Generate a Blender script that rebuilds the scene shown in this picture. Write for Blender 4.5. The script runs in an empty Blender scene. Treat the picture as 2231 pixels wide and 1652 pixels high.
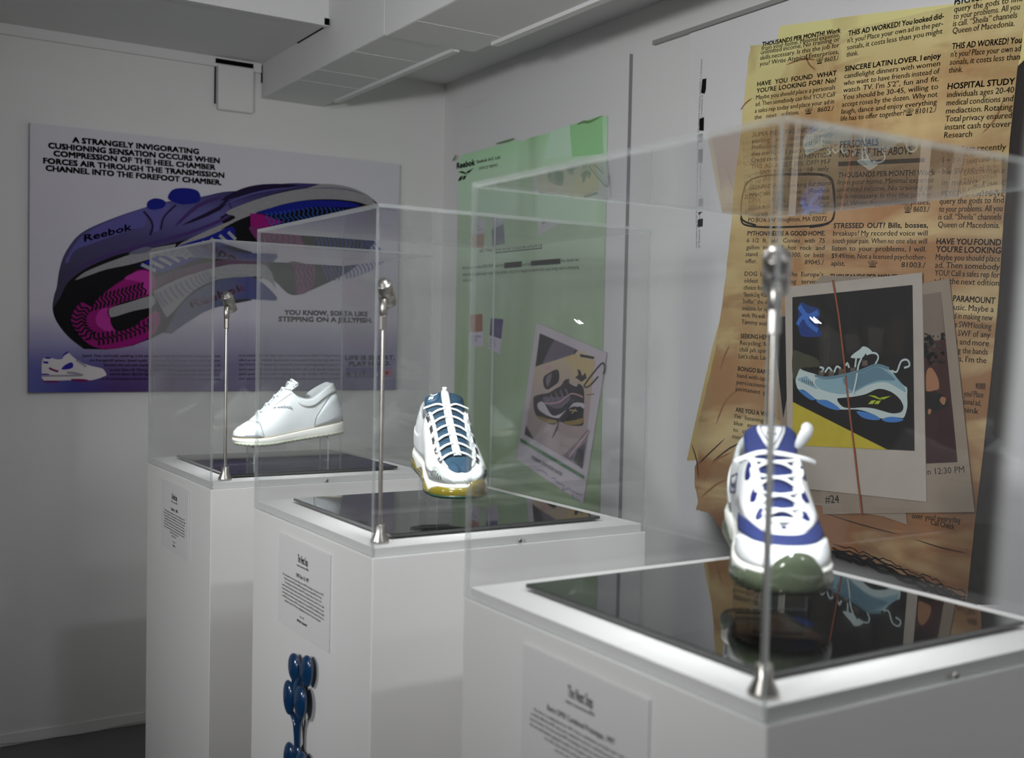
import bpy, bmesh, math, random
from mathutils import Vector, Matrix
from mathutils.geometry import tessellate_polygon
random.seed(7)
SC = bpy.context.scene
COL = SC.collection
PI = math.pi

# ------------------------------------------------------------------ camera
CAM = Vector((-0.66388, -1.41313, 1.21795))
YAW, PITCH, ROLL, FPX, IW, IH = 0.5636, -0.0370, 0.0208, 2380.95, 2231.0, 1652.0
FWD = Vector((math.sin(YAW)*math.cos(PITCH), math.cos(YAW)*math.cos(PITCH), math.sin(PITCH)))
_r = Vector((math.cos(YAW), -math.sin(YAW), 0.0)); _u = _r.cross(FWD)
RGT = math.cos(ROLL)*_r + math.sin(ROLL)*_u
UPV = -math.sin(ROLL)*_r + math.cos(ROLL)*_u
cd = bpy.data.cameras.new('camera'); cam = bpy.data.objects.new('camera', cd); COL.objects.link(cam)
cam.matrix_world = Matrix(((RGT.x, UPV.x, -FWD.x, CAM.x), (RGT.y, UPV.y, -FWD.y, CAM.y), (RGT.z, UPV.z, -FWD.z, CAM.z), (0, 0, 0, 1)))
cd.sensor_fit = 'HORIZONTAL'; cd.sensor_width = 36.0; cd.lens = 36.0*FPX/IW
cd.clip_start = 0.02; cd.clip_end = 60
cd.dof.use_dof = True; cd.dof.focus_distance = 2.25; cd.dof.aperture_fstop = 4.6
SC.camera = cam
# ------------------------------------------------------------------ world, exposure, sampling limits
w = bpy.data.worlds.new('world'); SC.world = w; w.use_nodes = True
w.node_tree.nodes['Background'].inputs[0].default_value = (0.5, 0.5, 0.52, 1)
w.node_tree.nodes['Background'].inputs[1].default_value = 0.05
SC.view_settings.view_transform = 'Standard'; SC.view_settings.look = 'None'
SC.view_settings.gamma = 1.0; SC.view_settings.use_curve_mapping = False
SC.view_settings.exposure = 0.12
cy = SC.cycles
cy.max_bounces = 10; cy.diffuse_bounces = 4; cy.glossy_bounces = 5; cy.transparent_max_bounces = 32
cy.use_adaptive_sampling = True; cy.adaptive_threshold = 0.015
cy.caustics_reflective = False; cy.caustics_refractive = False; cy.sample_clamp_indirect = 4.0
# added fill lights (glowing globes, built below): position, watts
FILL_GLOBES = [((0.05, -0.35, 1.80), 13.0), ((0.50, -2.30, 1.90), 11.0)]
# added fill spotlights on floor stands, out of view: place, aim, watts, cone
FILL_SPOTS = [((-1.55, -1.05, 1.40), (1.2, 0.40, 1.75), 76.0, 90), ((-1.75, 0.15, 1.35), (0.25, 0.85, 0.85), 44.0, 70)]
LED_WATTS = 6.2

# ------------------------------------------------------------------ helpers
def lin(c):
    c = c/255.0
    return c/12.92 if c <= 0.04045 else ((c+0.055)/1.055)**2.4
MATS = {}
def mat(name, rgb=(200, 200, 200), rough=0.5, metal=0.0, gain=1.0, noise=None, bump=None, spec=0.5, coat=0.0, emit=None, trans=0.0, aniso=None):
    if name in MATS: return MATS[name]
    m = bpy.data.materials.new(name); m.use_nodes = True; nt = m.node_tree; b = nt.nodes['Principled BSDF']
    col = tuple(min(0.92, lin(c)*gain) for c in rgb)+(1,)
    b.inputs['Base Color'].default_value = col; b.inputs['Roughness'].default_value = rough
    b.inputs['Metallic'].default_value = metal; b.inputs['Specular IOR Level'].default_value = spec
    if coat: b.inputs['Coat Weight'].default_value = coat; b.inputs['Coat Roughness'].default_value = 0.05
    if trans: b.inputs['Subsurface Weight'].default_value = trans; b.inputs['Subsurface Radius'].default_value = (0.01, 0.008, 0.004)
    if emit: b.inputs['Emission Color'].default_value = tuple(emit[0])+(1,); b.inputs['Emission Strength'].default_value = emit[1]
    tc = None
    if noise or bump:
        tc = nt.nodes.new('ShaderNodeTexCoord')
    if noise:
        sc, amt = noise[0], noise[1]
        n = nt.nodes.new('ShaderNodeTexNoise'); n.inputs['Scale'].default_value = sc; n.inputs['Detail'].default_value = 5
        nt.links.new(tc.outputs['Object'], n.inputs['Vector'])
        mx = nt.nodes.new('ShaderNodeMix'); mx.data_type = 'RGBA'
        mx.inputs[6].default_value = tuple(c*(1-amt) for c in col[:3])+(1,); mx.inputs[7].default_value = tuple(min(0.95, c*(1+amt)) for c in col[:3])+(1,)
        nt.links.new(n.outputs['Fac'], mx.inputs[0]); nt.links.new(mx.outputs[2], b.inputs['Base Color'])
    if bump:
        n = nt.nodes.new('ShaderNodeTexNoise'); n.inputs['Scale'].default_value = bump[0]; n.inputs['Detail'].default_value = 4
        nt.links.new(tc.outputs['Object'], n.inputs['Vector'])
        bp = nt.nodes.new('ShaderNodeBump'); bp.inputs['Strength'].default_value = bump[1]; bp.inputs['Distance'].default_value = bump[2] if len(bump) > 2 else 0.002
        nt.links.new(n.outputs['Fac'], bp.inputs['Height']); nt.links.new(bp.outputs[0], b.inputs['Normal'])
    MATS[name] = m
    return m
def weave(name, rgb, rgb2, scale, rough=0.8, gain=1.0):
    """two-tone knitted mesh, seen as rows of small holes"""
    if name in MATS: return MATS[name]
    m = mat(name, rgb, rough, gain=gain); nt = m.node_tree; b = nt.nodes['Principled BSDF']
    tc = nt.nodes.new('ShaderNodeTexCoord'); v = nt.nodes.new('ShaderNodeTexVoronoi'); v.inputs['Scale'].default_value = scale
    v.inputs['Randomness'].default_value = 0.15
    nt.links.new(tc.outputs['Object'], v.inputs['Vector'])
    r = nt.nodes.new('ShaderNodeValToRGB'); r.color_ramp.elements[0].position = 0.25; r.color_ramp.elements[1].position = 0.42
    r.color_ramp.elements[0].color = tuple(min(.92, lin(c)*gain) for c in rgb2)+(1,); r.color_ramp.elements[1].color = tuple(min(.92, lin(c)*gain) for c in rgb)+(1,)
    nt.links.new(v.outputs['Distance'], r.inputs[0]); nt.links.new(r.outputs[0], b.inputs['Base Color'])
    return m
def clear_mat(name, tint, ior=1.49, extra=0.0):
    m = bpy.data.materials.new(name); m.use_nodes = True; nt = m.node_tree; nt.nodes.clear()
    out = nt.nodes.new('ShaderNodeOutputMaterial'); tr = nt.nodes.new('ShaderNodeBsdfTransparent'); gl = nt.nodes.new('ShaderNodeBsdfGlossy')
    tr.inputs[0].default_value = tuple(tint)+(1,); gl.inputs['Roughness'].default_value = 0.0; gl.inputs['Color'].default_value = (1, 1, 1, 1)
    ge = nt.nodes.new('ShaderNodeNewGeometry'); mr = nt.nodes.new('ShaderNodeMapRange')   # both sides of a sheet reflect alike
    mr.inputs['To Min'].default_value = ior; mr.inputs['To Max'].default_value = 1.0/ior
    nt.links.new(ge.outputs['Backfacing'], mr.inputs['Value'])
    fr = nt.nodes.new('ShaderNodeFresnel'); nt.links.new(mr.outputs[0], fr.inputs['IOR'])
    mx = nt.nodes.new('ShaderNodeMixShader'); nt.links.new(fr.outputs[0], mx.inputs[0]); nt.links.new(tr.outputs[0], mx.inputs[1]); nt.links.new(gl.outputs[0], mx.inputs[2])
    last = mx
    if extra:
        df = nt.nodes.new('ShaderNodeBsdfDiffuse'); df.inputs[0].default_value = (0.8, 0.83, 0.82, 1)
        tl = nt.nodes.new('ShaderNodeBsdfTranslucent'); tl.inputs[0].default_value = (0.8, 0.83, 0.82, 1)
        ad = nt.nodes.new('ShaderNodeMixShader'); nt.links.new(df.outputs[0], ad.inputs[1]); nt.links.new(tl.outputs[0], ad.inputs[2])
        m2 = nt.nodes.new('ShaderNodeMixShader'); m2.inputs[0].default_value = extra
        nt.links.new(mx.outputs[0], m2.inputs[1]); nt.links.new(ad.outputs[0], m2.inputs[2]); last = m2
    nt.links.new(last.outputs[0], out.inputs[0]); MATS[name] = m
    return m

def tag(o, label=None, cat=None, group=None, kind=None):
    if label: o['label'] = label
    if cat: o['category'] = cat
    if group: o['group'] = group
    if kind: o['kind'] = kind
    return o
def empty(name, loc, label=None, cat=None, group=None):
    o = bpy.data.objects.new(name, None); COL.objects.link(o); o.location = loc; o.empty_display_size = 0.05
    return tag(o, label, cat, group)
class MB:
    """collects shapes in world coordinates; build() links them as one mesh object"""
    def __init__(s): s.v = []; s.f = []; s.m = []; s.sm = []
    def add(s, vs, fs, mi=0, smooth=False):
        n = len(s.v); s.v += [tuple(p) for p in vs]
        for f in fs: s.f.append(tuple(i+n for i in f)); s.m.append(mi); s.sm.append(smooth)
        return s
    def box(s, a, b, mi=0):
        (x0, y0, z0), (x1, y1, z1) = a, b
        vs = [(x0, y0, z0), (x1, y0, z0), (x1, y1, z0), (x0, y1, z0), (x0, y0, z1), (x1, y0, z1), (x1, y1, z1), (x0, y1, z1)]
        return s.add(vs, [(3, 2, 1, 0), (4, 5, 6, 7), (0, 1, 5, 4), (1, 2, 6, 5), (2, 3, 7, 6), (3, 0, 4, 7)], mi)
    def frust(s, a, b, ins0, mi=0):
        """box whose bottom is inset by ins0"""
        (x0, y0, z0), (x1, y1, z1) = a, b; i = ins0
        vs = [(x0+i, y0+i, z0), (x1-i, y0+i, z0), (x1-i, y1-i, z0), (x0+i, y1-i, z0), (x0, y0, z1), (x1, y0, z1), (x1, y1, z1), (x0, y1, z1)]
        return s.add(vs, [(3, 2, 1, 0), (4, 5, 6, 7), (0, 1, 5, 4), (1, 2, 6, 5), (2, 3, 7, 6), (3, 0, 4, 7)], mi)
    def lathe(s, prof, org, axis=(0, 0, 1), n=28, mi=0, smooth=True, cap=True):
        ax = Vector(axis).normalized(); t = Vector((1, 0, 0)) if abs(ax.x) < 0.9 else Vector((0, 1, 0))
        e1 = ax.cross(t).normalized(); e2 = ax.cross(e1); o = Vector(org); vs = []; fs = []
        for r, h in prof:
            for k in range(n):
                a = 2*PI*k/n; vs.append(o+ax*h+(e1*math.cos(a)+e2*math.sin(a))*r)
        for j in range(len(prof)-1):
            for k in range(n):
                k2 = (k+1) % n; fs.append((j*n+k, j*n+k2, (j+1)*n+k2, (j+1)*n+k))
        s.add(vs, fs, mi, smooth)
        if cap:
            s.add(vs[:n], [tuple(range(n))[::-1]], mi); s.add(vs[-n:], [tuple(range(n))], mi)
        return s
    def tube(s, pts, r, n=8, mi=0, flat=1.0, closed=False, nrm=None):
        pts = [Vector(p) for p in pts]; L = len(pts); vs = []; fs = []; prev = None
        for i, p in enumerate(pts):
            a = pts[(i-1) % L] if (closed or i > 0) else p; b = pts[(i+1) % L] if (closed or i < L-1) else p
            t = (b-a).normalized()
            ref = Vector(nrm) if nrm is not None else (prev if prev is not None else (Vector((0, 0, 1)) if abs(t.z) < 0.9 else Vector((1, 0, 0))))
            e1 = (ref-t*ref.dot(t))
            e1 = e1.normalized() if e1.length > 1e-9 else t.orthogonal().normalized()
            prev = e1; e2 = t.cross(e1)
            rr = r[i] if isinstance(r, (list, tuple)) else r
            for k in range(n):
                q = 2*PI*k/n; vs.append(p+e1*math.cos(q)*rr*flat+e2*math.sin(q)*rr)
        for i in range(L if closed else L-1):
            for k in range(n):
                k2 = (k+1) % n; j = (i+1) % L; fs.append((i*n+k, i*n+k2, j*n+k2, j*n+k))
        s.add(vs, fs, mi, True)
        if not closed: s.add(vs[:n], [tuple(range(n))[::-1]], mi); s.add(vs[-n:], [tuple(range(n))], mi)
        return s
    def grid(s, P, nu, nv, mi=0, closeu=False, smooth=True):
        vs = [P[i][j] for i in range(nu) for j in range(nv)]; fs = []
        for i in range(nu if closeu else nu-1):
            for j in range(nv-1):
                i2 = (i+1) % nu; fs.append((i*nv+j, i2*nv+j, i2*nv+j+1, i*nv+j+1))
        return s.add(vs, fs, mi, smooth)
    def build(s, name, mats, parent=None, origin=None):
        me = bpy.data.meshes.new(name); o0 = Vector(origin) if origin is not None else Vector((0, 0, 0))
        me.from_pydata([tuple(Vector(p)-o0) for p in s.v], [], s.f)
        for m in (mats if isinstance(mats, (list, tuple)) else [mats]): me.materials.append(m)
        me.polygons.foreach_set('material_index', s.m); me.polygons.foreach_set('use_smooth', s.sm); me.update()
        o = bpy.data.objects.new(name, me); COL.objects.link(o)
        if parent is not None:
            o.parent = parent; o.location = o0-parent_loc(parent)
        else: o.location = o0
        return o
def parent_loc(p):
    v = Vector((0, 0, 0))
    while p is not None: v += p.location; p = p.parent
    return v
def bevel(o, w=0.002, seg=2):
    b = o.modifiers.new('bevel', 'BEVEL'); b.width = w; b.segments = seg; b.limit_method = 'ANGLE'; return o

# flat frames: right wall (a = -y), back wall (a = x), plinth left faces (a = -y); b = z; off = distance in front
class Frame:
    def __init__(s, kind, pos): s.k = kind; s.p = pos
    def pt(s, a, b, off=0.0):
        return Vector((s.p-off, -a, b)) if s.k == 'X' else Vector((a, s.p-off, b))
    def px(s, x, y):
        """where the line of sight through photo pixel (x, y) meets this flat surface"""
        d = FWD+RGT*((x-IW/2)/FPX)-UPV*((y-IH/2)/FPX)
        if s.k == 'X': q = CAM+d*((s.p-CAM.x)/d.x); return (-q.y, q.z)
        q = CAM+d*((s.p-CAM.y)/d.y); return (q.x, q.z)
class Print:
    """flat print on a frame: coloured patches and lettering, stacked in thin layers"""
    def __init__(s, fr, off=0.0004, step=0.00012): s.fr = fr; s.off = off; s.step = step; s.mb = MB(); s.mats = []; s.n = 0
    def mi(s, m):
        if m not in s.mats: s.mats.append(m)
        return s.mats.index(m)
    def poly(s, pts, m, up=True):
        o = s.off+s.step*s.n
        if up: s.n += 1
        vs = [s.fr.pt(a, b, o) for a, b in pts]
        ts = tessellate_polygon([[Vector((a, b, 0)) for a, b in pts]])
        out = []
        for t in ts:
            (x0, y0), (x1, y1), (x2, y2) = (pts[i] for i in t)
            out.append(tuple(t) if (x1-x0)*(y2-y0)-(x2-x0)*(y1-y0) > 0 else tuple(reversed(t)))
        s.mb.add(vs, out, s.mi(m)); return s
    def smooth(s, pts, m, n=4, up=True): return s.poly(catmull(pts, n, True), m, up)
    def stroke(s, pts, w, m, n=3, up=True, taper=False, closed=False):
        p = catmull(pts, n, closed) if n > 1 else pts; L = []; R = []
        for i in range(len(p)):
            a = p[max(0, i-1)]; b = p[min(len(p)-1, i+1)]; dx, dy = b[0]-a[0], b[1]-a[1]; d = math.hypot(dx, dy) or 1
            ww = (w[i*len(w)//len(p)] if isinstance(w, (list, tuple)) else w)/2*(1-(abs(2*i/(len(p)-1)-1)**3) if taper else 1)
            L.append((p[i][0]-dy/d*ww, p[i][1]+dx/d*ww)); R.append((p[i][0]+dy/d*ww, p[i][1]-dx/d*ww))
        o = s.off+s.step*s.n
        if up: s.n += 1
        vs = [s.fr.pt(a, b, o) for a, b in L+R]; k = len(p); fs = [(i+k, i+1+k, i+1, i) for i in range(k-1)]
        s.mb.add(vs, fs, s.mi(m)); return s
    def text(s, txt, p0, p1, cap, m, bold=0.0, justify=False, shear=0.0, up=False, aspect=None):
        """lettering with its baseline from p0 to p1; cap = capital height"""
        o = s.off+s.step*s.n
        if up: s.n += 1
        W = math.hypot(p1[0]-p0[0], p1[1]-p0[1]); ux = ((p1[0]-p0[0])/W, (p1[1]-p0[1])/W); uy = (-ux[1], ux[0]); sy = cap/CAPH
        i = s.mi(m)
        if justify:
            ws = txt.split(' '); ms = [glyphs(w_) for w_ in ws]; tot = sum(g[2]-g[1] for g in ms)
            gap = 0.30*(len(ws)-1); sx = W/(tot+gap)
            sx = min(sx, sy*(aspect or 1.25))
            g_ = (W-tot*sx)/max(1, len(ws)-1); x = 0.0
            runs = []
            for g in ms: runs.append((g, x)); x += (g[2]-g[1])*sx+g_
        else:
            g = glyphs(txt); sx = W/max(1e-6, g[2]-g[1])
            runs = [(g, 0.0)]
        hb = bold*min(sx, sy)
        for g, x in runs:
            for jx, jy in (((-hb, -hb), (hb, -hb), (hb, hb), (-hb, hb)) if bold > 0.009 else ((-hb, 0), (hb, 0)) if hb > 0 else ((0, 0),)):    # heavy weights are struck four times
                vs = []
                for (gx, gy) in g[0][0]:
                    a = x+(gx-g[1])*sx+shear*gy*sy+jx; b = gy*sy+jy
                    vs.append(s.fr.pt(p0[0]+ux[0]*a+uy[0]*b, p0[1]+ux[1]*a+uy[1]*b, o))
                s.mb.add(vs, g[0][1], i)
        return s
    def build(s, name, parent=None): return s.mb.build(name, s.mats, parent)
def catmull(p, n, closed=False):
    out = []; L = len(p)
    rng = range(L) if closed else range(L-1)
    for i in rng:
        a = p[(i-1) % L] if (closed or i > 0) else p[i]; b = p[i]; c = p[(i+1) % L]; d = p[(i+2) % L] if (closed or i+2 < L) else c
        for k in range(n):
            t = k/n
            out.append(tuple(0.5*((2*b[j])+(-a[j]+c[j])*t+(2*a[j]-5*b[j]+4*c[j]-d[j])*t*t+(-a[j]+3*b[j]-3*c[j]+d[j])*t**3) for j in range(len(b))))
    if not closed: out.append(tuple(p[-1]))
    return out
GCACHE = {}
def glyphs(txt, bold=0.0):
    k = (txt, bold)
    if k in GCACHE: return GCACHE[k]
    c = bpy.data.curves.new('lettering', 'FONT'); c.body = txt; c.size = 1.0; c.resolution_u = 2; c.fill_mode = 'FRONT'; c.offset = bold
    o = bpy.data.objects.new('lettering', c); me = bpy.data.meshes.new_from_object(o)
    vs = [(v.co.x, v.co.y) for v in me.vertices]; fs = []
    for p in me.polygons:
        f = tuple(p.vertices)
        fs.append(f if p.normal.z > 0 else tuple(reversed(f)))
    bpy.data.objects.remove(o); bpy.data.curves.remove(c); bpy.data.meshes.remove(me)
    xs = [v[0] for v in vs] or [0, 0.3]
    GCACHE[k] = ((vs, fs), min(xs), max(xs)); return GCACHE[k]
_h = glyphs('H'); CAPH = max(v[1] for v in _h[0][0])
# ------------------------------------------------------------------ the room
XW, YW = 1.20, 2.02
m_wall = mat('wall_paint', (226, 225, 224), 0.75, noise=(2.2, 0.03), bump=(55, 0.12, 0.003))
m_wallg = mat('grey_wall_paint', (150, 150, 152), 0.75, noise=(2.2, 0.03))
m_ceil = mat('ceiling_paint', (222, 222, 221), 0.7, bump=(70, 0.10, 0.003))
m_floor = mat('floor_concrete', (96, 95, 96), 0.6, noise=(9, 0.12), bump=(30, 0.1))
m_board = mat('white_board', (226, 225, 226), 0.55)
m_black = mat('black_print', (12, 11, 13), 0.7, spec=0.2)
m_gap = mat('dark_gap', (8, 7, 10), 0.9, spec=0.1)
def struct(name, mb, m, label): return tag(mb.build(name, m), label, None, None, 'structure')
XL, YF, T = -3.0, -3.6, 0.1
struct('floor', MB().box((XL-T, YF-T, -T), (XW+T, YW+T, 0.0)), m_floor, 'dark grey concrete floor of the exhibition room')
struct('wall_back', MB().box((XL-T, YW, 0.0), (XW+T, YW+T, 2.5)), m_wall, 'white painted wall behind the row of display cases')
struct('wall_right', MB().box((XW, YF-T, 0.0), (XW+T, YW, 2.5)), m_wall, 'white painted wall carrying the memo and newspaper graphics')
struct('wall_left', MB().box((XL-T, YF-T, 0.0), (XL, YW, 2.5)), m_wallg, 'grey painted wall on the far left side of the room')
struct('wall_front', MB().box((XL, YF-T, 0.0), (XW, YF, 2.5)), m_wallg, 'grey painted wall opposite the advertising poster')
cm = MB().box((0.66, YF, 2.11), (XW, YW, 2.5)).box((XL, 1.47, 2.08), (0.60, YW, 2.5)).box((XL, YF, 2.33), (0.60, 1.47, 2.5))
struct('ceiling', cm, m_ceil, 'low white plastered ceiling with a raised bay on the left')
# moulding of the ceiling bay and thin cove along the back wall
struct('trim_1', MB().box((XL, 1.455, 2.072), (0.527, 1.478, 2.092)).box((XL, 1.462, 2.30), (0.527, 1.478, 2.33)), m_ceil, 'narrow white moulding along the lower edge of the ceiling bay')
struct('trim_2', MB().box((XL, YW-0.012, 2.05), (0.527, YW, 2.08)), m_ceil, 'narrow white strip where back wall meets the low ceiling')
struct('trim_3', MB().box((1.188, -1.25, 1.999), (XW, 0.86, 2.010)), mat('trim_grey', (150, 150, 148), 0.7), 'thin grey strip along the right wall above the newspaper board')  # grey box put in as the dark shade line above the board
# ragged paint edge at the foot of the back wall
bs = MB(); vs = []; n = 150; z = 0.006
for i in range(n+1):
    x = XL+(XW-XL)*i/n; z = min(0.014, max(0.001, z+random.uniform(-0.004, 0.004)))
    vs.append((x, z))
bs.add([(x, YW-0.004, z) for x, z in vs]+[(x, YW-0.004, 0.035) for x, z in vs], [(i, i+1, i+n+2, i+n+1) for i in range(n)])
bs.add([(x, YW, 0.035) for x, z in vs]+[(x, YW-0.004, 0.035) for x, z in vs], [(i+n+1, i+n+2, i+1, i) for i in range(n)])
struct('baseboard_back', bs, m_wall, 'uneven lower paint edge of the back wall above dark floor')
# boxed duct below the ceiling: two casings with a joint, lip strips along the right lower edge, seams
du = empty('boxed_duct', (0.64, 1.2, 1.97), 'white boxed-in duct running below the ceiling towards the back wall', 'duct')
du['kind'] = 'structure'
bevel(MB().box((0.53, 1.108, 1.972), (0.742, YW, 2.45)).build('casing', m_ceil, du), 0.004)
bevel(MB().box((0.527, YF, 1.966), (0.785, 1.100, 2.45)).build('casing', m_ceil, du), 0.004)
MB().box((0.728, 1.108, 1.963), (0.746, YW-0.13, 1.973)).build('edge_strip', m_ceil, du)
MB().box((0.768, YF, 1.957), (0.789, 0.985, 1.967)).build('edge_strip', m_ceil, du)
MB().box((0.535, 1.100, 1.985), (0.74, 1.108, 2.4)).build('joint', m_gap, du)
for yy in (1.30, 1.545, 1.70, 0.93):
    MB().box((0.533, yy, 1.9712 if yy > 1.1 else 1.9652), (0.722 if yy > 1.1 else 0.762, yy+0.005, 1.9725)).build('seam', m_ceil, du)
MB().box((0.5266, 1.49, 2.0775), (0.5298, 1.70, 2.0815)).build('crack', m_gap, du)
MB().box((0.5290, 2.006, 2.02), (0.5302, 2.019, 2.075)).build('crack', m_gap, du)
MB().box((0.512, 1.4535, 2.074), (0.526, 1.456, 2.092)).build('crack', m_gap, du)
# small cover panel on the back wall with dark gaps
ap = empty('cover_panel', (0.44, YW-0.01, 1.915), 'small white cover panel with dark gaps, under the ceiling', 'wall panel')
bevel(MB().box((0.385, YW-0.022, 1.916), (0.500, YW-0.0005, 2.058)).build('cover', m_wall, ap), 0.006, 3)
MB().box((0.3785, YW-0.006, 1.935), (0.3815, YW-0.0002, 2.05)).build('gap', m_gap, ap)
MB().box((0.378, YW-0.0125, 2.060), (0.500, YW-0.0002, 2.0745)).build('gap', m_gap, ap)

# white backing boards on the right wall
m_edge_shade = mat('board_core', (132, 132, 134), 0.7)  # shade on the memo board's edges, painted as grey
b1 = MB().box((1.188, 0.955, 0.55), (XW-0.0004, 1.885, 1.996)); b1.m = [1, 1, 1, 1, 1, 0]
b1 = b1.build('backing_board', [m_board, m_edge_shade])
tag(b1, 'white board on the wall behind the green memo', 'board')
b2 = bevel(MB().box((1.190, -1.20, 0.55), (XW-0.0004, 0.716, 1.9975)).build('backing_board', m_board), 0.0015)
tag(b2, 'white board on the wall behind the newspaper graphic', 'board')

# fill globes hung out of view, added to brighten walls, ceiling and cases
m_lampb = mat('lamp_housing', (210, 210, 210), 0.4, 0.3)
_lab = ['white globe lamp hanging in front of the nearest two display cases', 'white globe lamp hanging behind the photographer, near the right wall']
for i, ((p, wt), lb) in enumerate(zip(FILL_GLOBES, _lab)):
    t = empty('globe_lamp', (p[0], p[1], 2.33), lb, 'lamp', 'globe lamps of the room'); R = 0.065
    MB().lathe([(0.045, 0.0), (0.045, -0.015), (0.012, -0.022), (0.012, p[2]+R*0.96-2.33)], (p[0], p[1], 2.33)).build('ceiling_mount', m_lampb, t)
    mg = mat('globe_glow_%d' % i, (255, 255, 255), 0.5, emit=((0.97, 0.98, 1.0), wt/(PI*4*PI*R*R)))
    MB().lathe([(R*math.sin(PI*q/16)+1e-5, -R*math.cos(PI*q/16)) for q in range(17)], p, n=24, cap=False).build('globe', mg, t)

# fill spotlights on stands, added out of view to brighten wall and plinths
m_blkm = mat('black_enamel', (20, 20, 22), 0.4)
for (p, aim, wt, cone), lb in zip(FILL_SPOTS, ('black spotlight on a floor stand beside the photographer', 'black spotlight on a floor stand left of the middle case')):
    p = Vector(p); ax_ = (Vector(aim)-p).normalized()
    t = empty('stand_spotlight', (p.x, p.y, 0), lb, 'spotlight', 'spotlights on floor stands')
    MB().lathe([(0.16, 0), (0.16, 0.012), (0.02, 0.02), (0.014, 0.03), (0.014, p.z-0.06)], (p.x, p.y, 0)).build('stand', m_blkm, t)
    MB().lathe([(0.02, -0.16), (0.07, -0.15), (0.085, -0.02), (0.09, 0.0), (0.085, 0.0), (0.078, -0.03), (0.0, -0.04)], p, ax_, cap=False).build('head', m_blkm, t)
    ld = bpy.data.lights.new('stand_light', 'SPOT'); ld.energy = wt; ld.spot_size = math.radians(cone); ld.spot_blend = 1.0; ld.shadow_soft_size = 0.075; ld.color = (0.98, 0.985, 1.0)
    lo = bpy.data.objects.new('stand_light', ld); COL.objects.link(lo); lo.parent = t; lo.location = p+ax_*0.08-Vector((p.x, p.y, 0)); lo.rotation_euler = ax_.to_track_quat('-Z', 'Y').to_euler()

# ------------------------------------------------------------------ plinths, acrylic cases, glass bases, spotlights
m_plinth = mat('plinth_paint', (222, 221, 219), 0.45, bump=(120, 0.03, 0.001))
m_acr = clear_mat('acrylic_sheet', (0.985, 0.988, 0.988), ior=1.36); m_acre = clear_mat('acrylic_edge', (0.9, 0.93, 0.92), extra=0.30)
m_glassb = mat('black_glass', (5, 5, 6), 0.015, spec=0.75, coat=0.5)
m_steel = mat('brushed_steel', (176, 172, 166), 0.32, 1.0, bump=(400, 0.05, 0.0005))
m_dark = mat('dark_metal', (22, 22, 24), 0.5, 0.6)
m_led = mat('led_lens', (255, 255, 255), 0.3, emit=((0.93, 0.97, 1.0), 600.0))
DY = 0.507; Z0 = 0.9; ZP = 0.9135; TH = 0.005; ZT = Z0+0.505
CASES = [(0.767, 'far', 'under the white leather walking shoe', 'beside the advertising poster'), (0.0, 'middle', 'under the teal and white running shoe', 'in front of the green memo'), (-0.770, 'near', 'under the blue and white running shoe', 'in front of the newspaper graphic')]
SHOETXT = ['the white leather walking shoe', 'the teal and white running shoe', 'the blue and white running shoe']
ORD = ['farthest', 'middle', 'nearest']
GLOW = []
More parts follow.
